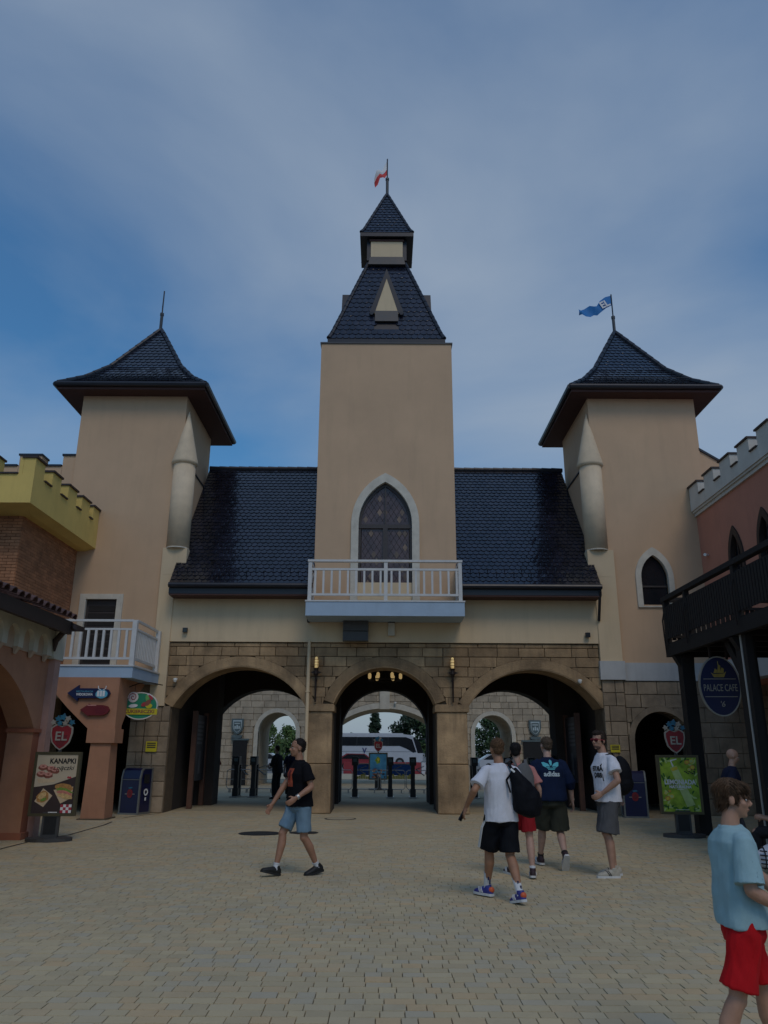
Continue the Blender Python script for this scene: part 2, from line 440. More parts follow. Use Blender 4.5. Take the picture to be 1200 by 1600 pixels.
def tiled(Pf, rng, length, tw, th, skip=None):
    n = int(length / th); out = []
    for i in range(n + 1):
        s0 = i * th
        if s0 > length - 0.03: break
        a, b = rng(s0 + th * .5); k0 = math.floor(a / tw) - 1
        for k in range(k0, int((b - a) / tw) + k0 + 4):
            u0 = (k + (0.5 if i % 2 else 0)) * tw; u1 = u0 + tw
            U0, U1 = max(u0 + .003, a), min(u1 - .003, b)
            if U1 - U0 < 0.3 * tw: continue
            if skip and skip((U0 + U1) / 2, s0): continue
            out.append((tile_geo(Pf, U0, U1, s0, min(s0 + th, length)), (U0 + U1) / 2, s0))
    return out
def ridge_caps(bb, p0, p1, r=0.075, step=0.3):
    p0, p1 = Vector(p0), Vector(p1); n = max(1, int((p1 - p0).length / step))
    for i in range(n):
        a, b = p0.lerp(p1, i / n), p0.lerp(p1, (i + 1.12) / n)
        bb.tube([a, b], [r * 1.12, r * .92], 8)
def crenel_caps(): pass

FY = 22.2       # gate front
# ================================================================== gate hall
hall = thing('gate_hall', 'long stone gate hall with three arches and dark glazed tile roof between the towers', 'gatehouse', (0.05, FY, 0))
O = hall.location
ARCH = [(-5.93, -2.13, 2.78, 3.92), (-1.41, 1.50, 2.90, 3.93), (2.36, 6.17, 2.80, 3.88)]
def arcade(x0, x1, ztop, arches):
    lp = [(x0, 0.0)]
    for a in arches: lp += [(a[0], 0.0)] + list(reversed(seg_arch(*a))) + [(a[1], 0.0)]
    lp += [(x1, 0.0), (x1, ztop), (x0, ztop)]
    # drop duplicate neighbours
    q = [lp[0]]
    for p in lp[1:]:
        if math.hypot(p[0] - q[-1][0], p[1] - q[-1][1]) > 1e-4: q.append(p)
    return q
b = B(O); b.extr([arcade(-6.5, 6.7, 4.60, ARCH)], XZ, FY + 0.06, FY + 0.9); b.build('arcade_wall', 'stone_joint', hall)
BARCH = [(-5.85, -2.13, 2.5, 3.66), (-1.41, 1.50, 2.5, 3.66), (2.36, 6.1, 2.5, 3.66)]
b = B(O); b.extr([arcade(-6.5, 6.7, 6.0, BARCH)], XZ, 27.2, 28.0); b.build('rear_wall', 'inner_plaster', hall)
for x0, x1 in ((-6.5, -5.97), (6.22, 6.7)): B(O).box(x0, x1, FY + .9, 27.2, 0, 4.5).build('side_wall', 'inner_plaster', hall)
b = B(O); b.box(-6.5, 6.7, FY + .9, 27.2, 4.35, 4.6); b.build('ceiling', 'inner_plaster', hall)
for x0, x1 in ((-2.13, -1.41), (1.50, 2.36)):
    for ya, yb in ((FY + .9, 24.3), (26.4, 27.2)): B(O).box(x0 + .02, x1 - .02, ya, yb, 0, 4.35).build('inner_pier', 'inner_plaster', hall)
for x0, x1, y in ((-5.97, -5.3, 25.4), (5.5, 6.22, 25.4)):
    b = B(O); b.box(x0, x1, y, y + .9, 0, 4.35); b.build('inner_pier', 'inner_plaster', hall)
# smooth bands round the arches, with lining of the reveal
for a in ARCH:
    inn = seg_arch(*a, n=24); w = (a[1] - a[0]) / 2; h = a[3] - a[2]; r = (w * w + h * h) / (2 * h)
    cx, cz = (a[0] + a[1]) / 2, a[3] - r; outr = [(cx + (p[0] - cx) * (r + .27) / r, cz + (p[1] - cz) * (r + .27) / r) for p in inn]
    # keep the band above the springing line
    zmin = a[2]; outr = [(p[0], max(p[1], zmin)) for p in outr]
    b = B(O); b.extr([inn + list(reversed(outr))], XZ, FY - 0.012, FY + 0.12); b.build('arch_band', 'stone', hall)
    b = B(O); b.extr([seg_arch(a[0] + .0, a[1], a[2], a[3], 24) + list(reversed(seg_arch(a[0] + .03, a[1] - .03, a[2], a[3] - .03, 24)))], XZ, FY + .0, FY + .95)
    b.build('arch_lining', 'stone', hall)
rows = [0.29, 0.27, 0.30, 0.28, 0.28, 0.26, 0.30]
stones(hall, O, -6.12, 6.18, 2.78, 4.58, FY, rows, (0.45, 0.85), [(*a, 0.275) for a in ARCH], 'stone', 0.065)
for x0, x1 in ((-2.13, -1.41), (1.50, 2.36)):
    z = 0
    for zt in (1.28, 2.68):
        b = B(O); b.cbox(x0 + .006, x1 - .006, FY - .02, FY + .92, z + .006, zt - .006, .02, .006); b.build('pier_block', 'stone', hall); z = zt
    b = B(O); b.box(x0 - .05, x1 + .05, FY - .07, FY + .95, 2.68, 2.84); b.box(x0 - .03, x1 + .03, FY - .05, FY + .95, 2.84, 2.88); b.build('capital', 'stone', hall)
# jamb piers at the two ends
stones(hall, O, -6.62, -5.95, 0, 2.80, FY - .05, [0.42, .38, .40, .36, .42, .40, .42], (.34, .68), [], 'grey_stone', .16)
stones(hall, O, 6.19, 6.80, 0, 3.58, FY - .06, [0.44, .40, .40, .42, .40, .38, .42, .36, .40], (.34, .6), [], 'grey_stone', .16)
for x0, x1 in ((-6.60, -5.96), (6.2, 6.8)):
    b = B(O); b.box(x0, x1, FY + .03, FY + .88, 0, 3.57 if x0 > 0 else 2.79); b.build('end_pier', 'grey_stone', hall)
# cream wall above
b = B(O); b.box(-6.14, 6.2, FY - .05, FY + .5, 4.60, 6.35); b.build('upper_wall', 'cream_plaster', hall)
b = B(O); b.box(-6.56, -6.125, FY - .09, FY + .3, 2.80, 7.36); b.build('pilaster', 'cream_plaster', hall)
b = B(O); b.box(6.19, 6.82, FY - .09, FY + .3, 4.10, 7.36); b.build('pilaster', 'cream_plaster', hall)
b = B(O); b.box(6.15, 6.86, FY - .13, FY + .1, 3.58, 4.10); b.build('pilaster_base', 'grey_band', hall)
b = B(O); b.box(-6.5, 6.6, 27.15, 27.9, 6.0, 6.4); b.build('rear_parapet', 'cream_plaster', hall)
# main roof: two wings either side of the central tower
EV, RG = (21.55, 6.14), (25.35, 11.05)
sl = math.hypot(RG[0] - EV[0], RG[1] - EV[1]); vd = Vector((0, (RG[0] - EV[0]) / sl, (RG[1] - EV[1]) / sl)); nd = Vector((0, -vd.z, vd.y))
for x0, x1 in ((-6.13, -2.03), (2.13, 6.22)):
    b = B(O); b.extr([[(EV[0], EV[1]), (RG[0], RG[1]), (28.6, 6.4), (28.6, 6.2), (RG[0], RG[1] - .2), (EV[0] + .05, EV[1] - .12)]], YZ, x0, x1)
    roof = b.build('roof', 'dark_metal', hall)
    Pf = lambda u, s, lift=0: Vector((u, EV[0], EV[1])) + vd * s + nd * (lift + .004)
    bb = B(O)
    for (vs, fs), _, _ in tiled(Pf, lambda s: (x0, x1), sl - .02, 0.168, 0.176): bb.add(vs, fs)
    tag(bb.build('roof_tiles', 'roof_tile', roof), kind='stuff')
    bb = B(O); ridge_caps(bb, (x0, RG[0], RG[1] + .03), (x1, RG[0], RG[1] + .03), .09, .34); bb.build('ridge', 'dark_metal', roof)
    bb = B(O)
    bb.tube([(x0, EV[0] - .03, EV[1] - .02), (x1, EV[0] - .03, EV[1] - .02)], .075, 10)
    bb.box(x0, x1, EV[0] + .03, EV[0] + .10, EV[1] - .26, EV[1] - .05); bb.build('gutter', 'dark_metal', roof)
    bb = B(O); bb.box(x0 + .01, x1 - .01, EV[0] + .04, FY - .05, EV[1] - .30, EV[1] - .24); bb.build('soffit', 'soffit_wood', roof)
    bb = B(O)
    k = 0; u = x0 + .15
    while u < x1 - .1:
        p = Pf(u, .46 + .16 * (k % 2), .03); q = Pf(u, .46 + .16 * (k % 2) + .14, .03)
        bb.tube([q, p, p + nd * .09], .011, 5); u += .25; k += 1
    bb.build('snow_hooks', 'dark_metal', roof)
for x0, z0, x1, z1 in ((-2.13, 5.95, -2.16, 5.16), (6.17, 5.9, 6.22, 5.25)):
    b = B(O); b.tube([(x0, EV[0] + .0, z0 + .1), (x0, EV[0] + .1, z0 - .1), (x1, FY - .12, z1)], .042, 8); b.build('downpipe', 'dark_metal', hall)
b = B(O); b.tube([(-2.12, FY - .06, 4.62), (-2.12, FY - .06, .02)], .05, 10); b.build('downpipe', 'cream_plaster', hall, 'cream vertical downpipe beside the left arch')
for z in (1.2, 3.2):
    b = B(O); b.box(-2.18, -2.06, FY - .12, FY, z, z + .03); b.build('pipe_bracket', 'cream_plaster', hall)

# ================================================================== central tower
TX0, TX1, TY0, TY1, TZ = -2.05, 2.15, FY - .09, 26.4, 14.2
ct = thing('central_tower', 'tall tan central tower with pointed window, balcony and stepped dark tiled spire', 'tower', (0.05, TY0, 0))
O = ct.location
wi = gothic(0.04, 0.83, 5.60, 8.15, 9.50); wo_ = gothic(0.04, 1.02, 5.60, 8.15, 9.74)
b = B(O); b.extr([rect(TX0, TX1, 5.2, TZ), wi], XZ, TY0, TY0 + .35)
b.box(TX0, TX1, TY0 + .35, TY1, 6.2, TZ); b.build('wall', 'tan_plaster', ct)
b = B(O); b.box(TX0 - .035, TX1 + .035, TY0 - .035, TY1 + .035, TZ, TZ + .05); b.build('coping', 'grey_flashing', ct)
ti = gothic(0.04, 0.80, 5.60, 8.15, 9.46)
win = B(O).extr([wo_[1:] + wo_[:1], ti], XZ, TY0 - .06, TY0 + .12).build('window', 'pale_stone', ct)
# dark frame
fi = gothic(0.04, 0.73, 5.70, 8.10, 9.36)
B(O).extr([ti, fi], XZ, TY0 + .10, TY0 + .20).build('frame', 'window_frame', win)
for (x0, x1, z0, z1) in ((-.76, .84, 8.02, 8.14), (-.03, .11, 5.7, 8.02), (.02, .06, 8.14, 9.36)):
    B(O).box(x0, x1, TY0 + .08, TY0 + .19, z0, z1).build('glazing_bar', 'window_frame', win)
for (x0, x1, z0, z1) in ((-.67, -.03, 5.75, 8.02), (.11, .75, 5.75, 8.02)):
    B(O).box(x0, x1, TY0 + .15, TY0 + .17, z0, z1).build('pane', 'leaded_glass', win)
gl = gothic(0.04, 0.74, 8.14, 8.15, 9.38)
B(O).extr([gl], XZ, TY0 + .15, TY0 + .17).build('pane', 'leaded_glass', win)
def inside_g(x, z):
    if z < 8.0: return -.65 < x < .73 and not -.05 < x < .13
    if z < 8.2: return False
    h = 1.2; c_ = (h * h - .70 ** 2) / 1.4; r_ = .70 + c_; return abs(x - .04) + c_ < math.sqrt(max(0, r_ * r_ - (z - 8.15) ** 2)) and abs(x - .04) > .03
bb = B(O)
for sgn in (1, -1):
    for k in range(-26, 27):
        run = []
        for i in range(80):
            z = 5.8 + i * .046; x = .04 + sgn * (z - 7.6) * .62 + k * .17
            if inside_g(x, z): run.append((x, z))
            else:
                if len(run) > 2: bb.tube([(run[0][0], TY0 + .147, run[0][1]), (run[-1][0], TY0 + .147, run[-1][1])], .005, 4)
                run = []
        if len(run) > 2: bb.tube([(run[0][0], TY0 + .147, run[0][1]), (run[-1][0], TY0 + .147, run[-1][1])], .005, 4)
bb.build('lead_lattice', 'window_frame', win)
lz = B(); lz.add([(-.075, 0, 0), (0, 0, -.12), (.075, 0, 0), (0, 0, .12)], [(0, 1, 2, 3)]); lzm = lz.mesh('lozenge', 'lozenge_glass')
rl = random.Random(3); done = 0
for k in range(-5, 6):
    for i in range(0, 17):
        x = .04 + (k + .5 * (i % 2)) * .17; z = 5.9 + i * .2285 * .6 * 1.6
        if all(inside_g(x + dx, z + dz) for dx in (-.06, .06) for dz in (-.1, .1)) and rl.random() < .34 and done < 26:
            done += 1; link('lozenge', lzm, win, Vector((x, TY0 + .142, z)) - O)
# balcony
def baluster_mesh(w, h, mat='white_paint'):
    q = B(); q.box(-w / 2, w / 2, -w / 2, w / 2, 0, h); return q.mesh('baluster', mat)
b = B(O); b.box(-2.15, 2.24, 21.0, TY0, 5.17, 5.56); bal = b.build('balcony', 'blue_slab', ct, 'pale blue balcony slab with white railing')
B(O).box(-2.17, 2.26, 20.98, TY0, 5.56, 5.60).build('slab_edge', 'white_paint', bal)
for x in (-2.06, .06, 2.14):
    B(O).box(x - .05, x + .05, 21.03, 21.13, 5.60, 6.74).build('railing_post', 'white_paint', bal)
for x in (-2.06, 2.14): B(O).box(x - .04, x + .04, 21.95, 22.09, 5.60, 6.72).build('railing_post', 'white_paint', bal)
for (z0, z1, x0, x1, dd) in ((6.70, 6.76, -2.13, 2.21, .07), (6.46, 6.52, -2.01, 2.09, .035), (5.74, 5.80, -2.01, 2.09, .035)):
    B(O).box(x0, x1, 21.08 - dd, 21.08 + dd, z0, z1).build('rail', 'white_paint', bal)
    for x in (-2.06, 2.14): B(O).box(x - .032, x + .032, 21.13, 21.95, z0 + .002, z1 - .002).build('rail', 'white_paint', bal)
bm_ = baluster_mesh(.055, .66)
for h0 in (-1.93, .20):
    for i in range(9): link('baluster', bm_, bal, Vector((h0 + .02 + i * .228, 21.08, 5.80)) - O)
for x in (-2.06, 2.14):
    for i in range(3): link('baluster', bm_, bal, Vector((x, 21.32 + i * .21, 5.80)) - O)
# spire
SC = (0.05, 24.3, 0)
prof_low = [(1.90, 14.55), (1.80, 14.78), (0.66, 18.28)]
prof_up = [(0.93, 19.42), (0.82, 19.62), (0.02, 21.8)]
b = B(O); b.box(-1.82, 1.92, 24.3 - 1.87, 24.3 + 1.87, TZ + .05, 14.56); b.build('spire_base', 'dark_metal', ct)
for nm, prof, tw, th in (('lower_roof', prof_low, .205, .225), ('upper_roof', prof_up, .17, .17)):
    b = B(O); ring = []
    for h, z in prof: ring.append([(SC[0] - h, SC[1] - h, z), (SC[0] + h, SC[1] - h, z), (SC[0] + h, SC[1] + h, z), (SC[0] - h, SC[1] + h, z)])
    vs = [p for r_ in ring for p in r_]; fs = [(3, 2, 1, 0), tuple(4 * (len(ring) - 1) + i for i in range(4))]
    for i in range(len(ring) - 1):
        for k in range(4): fs.append((4 * i + k, 4 * i + (k + 1) % 4, 4 * i + 4 + (k + 1) % 4, 4 * i + 4 + k))
    b.add(vs, fs); rf = b.build(nm, 'dark_metal', ct)
    back = B(O)
    for o_, l_ in (((0, -1, 0), (1, 0, 0)), ((1, 0, 0), (0, 1, 0)), ((-1, 0, 0), (0, -1, 0)), ((0, 1, 0), (-1, 0, 0))):
        Pf, hw, L = prof_fn(prof, SC, o_, l_)
        sk = None
        if nm == 'lower_roof' and o_[1] < 0: sk = lambda u, s: (abs(u) < .38 and .4 < s < 1.75)
        for (vs, fs), u, s in tiled(Pf, lambda s: (-hw(s), hw(s)), L - .03, tw, th, sk):
            if o_[1] < 0: B(O).add(vs, fs).build('tile', 'roof_tile_single', rf)
            else: back.add(vs, fs)
    tag(back.build('side_tiles', 'roof_tile', rf), kind='stuff')
    for sx in (-1, 1):
        for sy in (-1, 1):
            bb = B(O)
            for (h0, z0), (h1, z1) in zip(prof, prof[1:]):
                ridge_caps(bb, (SC[0] + sx * h0, SC[1] + sy * h0, z0 + .03), (SC[0] + sx * h1, SC[1] + sy * h1, z1 + .03), .07 if nm == 'lower_roof' else .055, .26)
            bb.build('hip_ridge', 'dark_metal', rf)
    h, z = prof[0]
    bb = B(O); bb.box(SC[0] - h - .03, SC[0] + h + .03, SC[1] - h - .03, SC[1] + h + .03, z - .16, z - .01); bb.build('gutter', 'dark_metal', rf)
# lantern between the two roofs
lan = B(O).box(SC[0] - .66, SC[0] + .66, SC[1] - .66, SC[1] + .66, 18.25, 19.3).build('lantern', 'dark_metal', ct)
for s_ in (-1, 1):
    B(O).box(SC[0] + s_ * .63 - .08, SC[0] + s_ * .63 + .08, SC[1] - .74, SC[1] + .74, 18.4, 19.28).build('shingle_cheek', 'dark_metal', lan)
B(O).box(SC[0] - .57, SC[0] + .57, SC[1] - .80, SC[1] - .655, 18.50, 19.14).build('panel', 'cream_plaster', lan)
B(O).box(SC[0] - .62, SC[0] + .62, SC[1] - .83, SC[1] - .655, 19.14, 19.22).build('panel_trim', 'soffit_wood', lan)
B(O).hexa([(SC[0] - .66, SC[1] - .86, 18.16), (SC[0] + .66, SC[1] - .86, 18.16), (SC[0] + .66, SC[1] - .655, 18.16), (SC[0] - .66, SC[1] - .655, 18.16), (SC[0] - .60, SC[1] - .81, 18.499), (SC[0] + .60, SC[1] - .81, 18.499), (SC[0] + .60, SC[1] - .655, 18.499), (SC[0] - .60, SC[1] - .655, 18.499)]).build('flashing', 'grey_flashing', lan)
def dormer(face, zr):
    o_ = Vector(face); l_ = Vector((-o_.y, o_.x, 0)) if abs(o_.y) > .5 else Vector((0, o_.x, 0))
    c_ = Vector(SC)
    Q = lambda u, w, z: c_ + l_ * u + o_ * w + Vector((0, 0, z))
    d = B(O); d.add([Q(-.41, 1.59, 15.70), Q(.41, 1.59, 15.70), Q(0, 1.59, 17.10), Q(-.41, .9, 15.70), Q(.41, .9, 15.70), Q(0, .9, 17.10)],
                    [(0, 1, 2), (3, 5, 4), (0, 3, 4, 1), (1, 4, 5, 2), (2, 5, 3, 0)])
    dm = d.build('dormer', 'cream_plaster', ct)
    for s_ in (-1, 1):
        r_ = B(O); r_.add([Q(s_ * .58, 1.60, 15.72), Q(s_ * .40, 1.60, 15.72), Q(0, 1.60, 17.08), Q(0, 1.60, zr), Q(s_ * .58, .75, 15.72), Q(s_ * .40, .75, 15.72), Q(0, .75, 17.08), Q(0, .75, zr)],
                         [(0, 1, 2, 3), (4, 7, 6, 5), (0, 4, 5, 1), (1, 5, 6, 2), (2, 6, 7, 3), (3, 7, 4, 0)])
        r_.build('dormer_roof', 'dark_metal', dm)
        B(O).tube([Q(s_ * .50, 1.66, 15.68), Q(s_ * .50, 1.2, 15.70)], .065, 8).build('roll_end', 'dark_metal', dm)
    B(O).hexa([Q(-.385, 1.72, 15.34), Q(.385, 1.72, 15.34), Q(.385, 1.4, 15.34), Q(-.385, 1.4, 15.34), Q(-.385, 1.605, 15.80), Q(.385, 1.605, 15.80), Q(.385, 1.3, 15.80), Q(-.385, 1.3, 15.80)]).build('flashing', 'grey_flashing', dm)
for fc, zr in (((0, -1, 0), 17.46), ((1, 0, 0), 17.46), ((-1, 0, 0), 17.46)): dormer(fc, zr)

# ================================================================== corner towers
def corner_tower(x0, x1, side, label):
    """side -1: left tower, +1: right"""
    y0, y1, zt = FY, 25.7, 12.35
    cx = (x0 + x1) / 2; cy = (y0 + y1) / 2
    t = thing('corner_tower', label, 'tower', (cx, y0, 0), group='pair of corner towers'); O = t.location
    if side < 0: hole = rect(-8.70, -7.76, 3.72, 5.84); zb = 3.40; xa, xb = x0, -6.50
    else: hole = gothic(7.99, .42, 5.74, 6.55, 7.26); zb = 4.06; xa, xb = 6.50, x1
    if side < 0: outer = [(xa, zb), (xb, zb), (xb, 7.3), (x1, 7.3), (x1, zt), (x0, zt)]
    else: outer = [(xa, zb), (xb, zb), (x1, zt), (x0, zt), (x0, 7.3), (xa, 7.3)]
    b = B(O); b.extr([outer, hole], XZ, y0, y0 + .3); b.box(x0, x1, y0 + .3, y1, 4.5, zt); b.build('wall', 'tan_plaster', t)
    # fire wall beside the hall roof with dark coping
    wx0, wx1 = (-6.26, -6.13) if side < 0 else (6.23, 6.43)
    B(O).box(wx0, wx1, y0 + .02, 25.6, 6.0, 10.12).build('parapet_wall', 'tan_plaster', t)
    B(O).box(wx0 - .03, wx1 + .03, y0, 25.6, 10.12, 10.17).build('coping', 'dark_metal', t)
    # half-round turret with cone on the corner
    tx = -6.18 if side < 0 else 6.38
    b = B(O); b.smooth = True; b.lathe((tx, y0 + .10, 0), [(.335, 7.38), (.335, 10.08)], 24); tu = b.build('turret', 'column_plaster', t)
    b = B(O); b.smooth = True; b.lathe((tx, y0 + .10, 0), [(.34, 10.02), (.40, 10.08), (.40, 10.13), (.30, 10.55), (.16, 11.2), (.01, 11.85)], 24); b.build('cone', 'column_plaster', tu)
    B(O).lathe((tx, y0 + .10, 0), [(.342, 7.353), (.342, 7.385)], 24).build('turret_foot', 'pale_stone', tu)
    B(O).box(tx - .34, tx + .34, y0 - .094, y0 + .3, 6.55, 7.352).build('turret_base', 'cream_plaster', tu)
    # roof
    SC = (cx, cy + .05, 0); e = 2.30
    prof = [(e, 12.52), (1.72, 13.02), (1.15, 13.72), (0.02, 15.74)]
    b = B(O); ring = []
    for h, z in prof: ring.append([(SC[0] - h, SC[1] - h, z), (SC[0] + h, SC[1] - h, z), (SC[0] + h, SC[1] + h, z), (SC[0] - h, SC[1] + h, z)])
    vs = [p for r_ in ring for p in r_]; fs = [(3, 2, 1, 0)]
    for i in range(len(ring) - 1):
        for k in range(4): fs.append((4 * i + k, 4 * i + (k + 1) % 4, 4 * i + 4 + (k + 1) % 4, 4 * i + 4 + k))
    b.add(vs, fs); rf = b.build('roof', 'dark_metal', t)
    bb = B(O)
    for o_, l_ in (((0, -1, 0), (1, 0, 0)), ((1, 0, 0), (0, 1, 0)), ((-1, 0, 0), (0, -1, 0)), ((0, 1, 0), (-1, 0, 0))):
        Pf, hw, L = prof_fn(prof, SC, o_, l_)
        for (vs, fs), u, s in tiled(Pf, lambda s: (-hw(s), hw(s)), L - .04, .175, .175): bb.add(vs, fs)
    tag(bb.build('roof_tiles', 'roof_tile', rf), kind='stuff')
    for sx in (-1, 1):
        for sy in (-1, 1):
            bb = B(O)
            for (h0, z0), (h1, z1) in zip(prof, prof[1:]):
                ridge_caps(bb, (SC[0] + sx * h0, SC[1] + sy * h0, z0 + .04), (SC[0] + sx * h1, SC[1] + sy * h1, z1 + .04), .075, .3)
            bb.build('hip_ridge', 'dark_metal', rf)
    bb = B(O)
    for sx0, sy0, sx1, sy1 in ((-1, -1, 1, -1), (1, -1, 1, 1), (-1, 1, 1, 1), (-1, -1, -1, 1)):
        bb.tube([(SC[0] + sx0 * (e + .05), SC[1] + sy0 * (e + .05), 12.5), (SC[0] + sx1 * (e + .05), SC[1] + sy1 * (e + .05), 12.5)], .085, 8)
    bb.build('gutter', 'dark_metal', rf)
    bb = B(O); bb.box(SC[0] - e, SC[0] + e, SC[1] - e, SC[1] + e, 12.34, 12.42); bb.build('soffit', 'soffit_wood', rf)
    bb = B(O); bb.box(SC[0] - e - .0, SC[0] + e + .0, SC[1] - e, SC[1] + e, 12.42, 12.5); bb.build('fascia', 'dark_metal', rf)
    # snow fence above the front eave
    bb = B(O); Pf, hw, L = prof_fn(prof, SC, (0, -1, 0), (1, 0, 0))
    for lf in (.05, .12, .19): bb.tube([Pf(-1.5, .42, lf), Pf(1.5, .42, lf)], .012, 5)
    for i in range(16): bb.tube([Pf(-1.5 + .2 * i, .36, .02), Pf(-1.5 + .2 * i, .42, .2)], .010, 5)
    bb.build('snow_fence', 'dark_metal', rf)
    return t, O, SC
lt, LO, LSC = corner_tower(-9.55, -6.26, -1, 'tan corner tower above the white railed balcony, behind yellow battlements')
rt, RO, RSC = corner_tower(6.43, 9.80, 1, 'tan corner tower with small pointed window, beside the pink battlemented building')
# left tower: balcony door
d = B(LO).extr([rect(-8.86, -7.60, 3.70, 5.97), rect(-8.68, -7.78, 3.70, 5.82)], XZ, FY - .05, FY + .05).build('door', 'pale_stone', lt)
B(LO).box(-8.69, -7.77, FY + .1, FY + .16, 3.70, 5.83).build('door_leaf', 'window_frame', d)
for i in range(9): B(LO).box(-8.62, -7.84, FY + .085, FY + .1, 3.8 + i * .21, 3.95 + i * .21).build('slat', 'interior_dark', d)
# stepped wall left of the left tower
st = B(LO).box(-9.95, -9.56, FY + .05, FY + .5, 6, 10.32).box(-10.6, -9.96, FY + .05, FY + .5, 6, 9.97).box(-11.3, -10.61, FY + .05, FY + .5, 6, 10.32).box(-12.5, -11.31, FY + .05, FY + .5, 6, 9.97).build('stepped_wall', 'tan_plaster', lt)
for x0, x1, z in ((-9.98, -9.56, 10.32), (-10.58, -9.97, 9.97), (-11.33, -10.59, 10.32), (-12.5, -11.34, 9.97)):
    B(LO).box(x0, x1, FY + .01, FY + .54, z, z + .06).build('coping', 'dark_metal', st)
# right tower: window, sloping gable piece, grey band, stone base with arch
w_ = B(RO).extr([gothic(7.99, .56, 5.66, 6.55, 7.47), gothic(7.99, .40, 5.70, 6.55, 7.23)], XZ, FY - .05, FY + .06).build('window', 'pale_stone', rt)
B(RO).extr([gothic(7.99, .40, 5.70, 6.55, 7.23)], XZ, FY + .14, FY + .16).build('pane', 'dark_glass', w_)
for z in (6.28,): B(RO).box(7.60, 8.38, FY + .10, FY + .138, z, z + .05).build('glazing_bar', 'window_frame', w_)
B(RO).extr([[(9.8, 4), (12.0, 4), (12.0, 9.2), (9.8, 10.62)]], XZ, FY + .03, FY + .4).build('gable_wall', 'tan_plaster', rt)
B(RO).extr([[(9.78, 10.60), (12.0, 9.17), (12.0, 9.24), (9.78, 10.68)]], XZ, FY - .02, FY + .45).build('coping', 'dark_metal', rt)
B(RO).box(6.86, 9.6, FY - .06, FY + .2, 3.56, 4.06).build('plinth_band', 'grey_band', rt)
RA = (6.98, 8.55, 1.95, 2.72)
lp = [(6.8, 0), (RA[0], 0)] + list(reversed(seg_arch(*RA))) + [(RA[1], 0), (11.4, 0), (11.4, 3.55), (6.8, 3.55)]
B(RO).extr([lp], XZ, FY + .03, FY + .7).build('base_wall', 'stone_joint', rt)
stones(rt, RO, 6.81, 11.4, 0, 3.55, FY - .02, [.42, .40, .40, .38, .42, .40, .40, .36, .40], (.42, .72), [(*RA, .16)], 'grey_stone', .05)
inn = seg_arch(*RA, n=16); ou = seg_arch(RA[0] - .155, RA[1] + .155, RA[2] - .02, RA[3] + .16, 16)
B(RO).extr([[(RA[0], 0)] + list(reversed(inn)) + [(RA[1], 0), (RA[1] + .155, 0)] + ou + [(RA[0] - .155, 0)]], XZ, FY - .03, FY + .3).build('arch_band', 'grey_stone', rt)
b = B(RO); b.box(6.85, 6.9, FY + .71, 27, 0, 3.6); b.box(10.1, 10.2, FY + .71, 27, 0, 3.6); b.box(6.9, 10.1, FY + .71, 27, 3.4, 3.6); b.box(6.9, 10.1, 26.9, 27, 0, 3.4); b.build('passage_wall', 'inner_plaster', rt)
# left tower base: dark passage beneath the balcony
b = B(LO); b.box(-12.5, -9.3, FY + .1, FY + .7, 0, 6.0); b.box(-9.3, -6.6, FY + .1, FY + .6, 3.0, 3.4); b.build('base_wall', 'grey_stone', lt)
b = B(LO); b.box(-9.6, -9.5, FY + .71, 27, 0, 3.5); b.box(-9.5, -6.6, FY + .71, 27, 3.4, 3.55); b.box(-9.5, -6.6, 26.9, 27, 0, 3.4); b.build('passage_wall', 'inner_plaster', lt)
stones(lt, LO, -7.05, -6.63, 0, 2.98, FY - .02, [.42, .38, .40, .36, .42, .40, .42, .3], (.3, .5), [], 'grey_stone', .1)
B(LO).box(-7.04, -6.63, FY + .08, FY + .6, 0, 2.99).build('end_pier', 'grey_stone', lt)

# ================================================================== flags
def flag(name, base, ztop, zsleeve, label, mats, shape, letters=None):
    t = thing(name, label, 'flag', base); O = t.location
    B(O).tube([base, (base[0], base[1], zsleeve)], .055, 10).tube([(base[0], base[1], zsleeve - .05), (base[0], base[1], zsleeve + .04)], .07, 10).build('pole_sleeve', 'grey_flashing', t)
    B(O).tube([(base[0], base[1], zsleeve), (base[0], base[1], ztop)], .024, 8).build('pole', 'dark_metal', t)
    shape(t, O)
    return t
M('flag_blue', (0.012, 0.17, 0.46), 0.7, 0.1, 4); M('flag_white', (0.72, 0.72, 0.72), 0.7, 0.05); M('flag_red', (0.62, 0.05, 0.05), 0.7, 0.1, 5)
def cloth(O, P00, pts_top, pts_bot, wav):
    """strip cloth between two polylines with several rows"""
    b = B(O); b.smooth = True; n = len(pts_top); m = 5; vs = []; fs = []
    for j in range(m + 1):
        for i in range(n):
            p = Vector(pts_top[i]).lerp(Vector(pts_bot[i]), j / m); p.y += wav * math.sin(i * 1.3 + j * .5) * (i / n); vs.append(p)
    for j in range(m):
        for i in range(n - 1): fs.append((j * n + i, j * n + i + 1, (j + 1) * n + i + 1, (j + 1) * n + i))
    b.add(vs, fs); return b
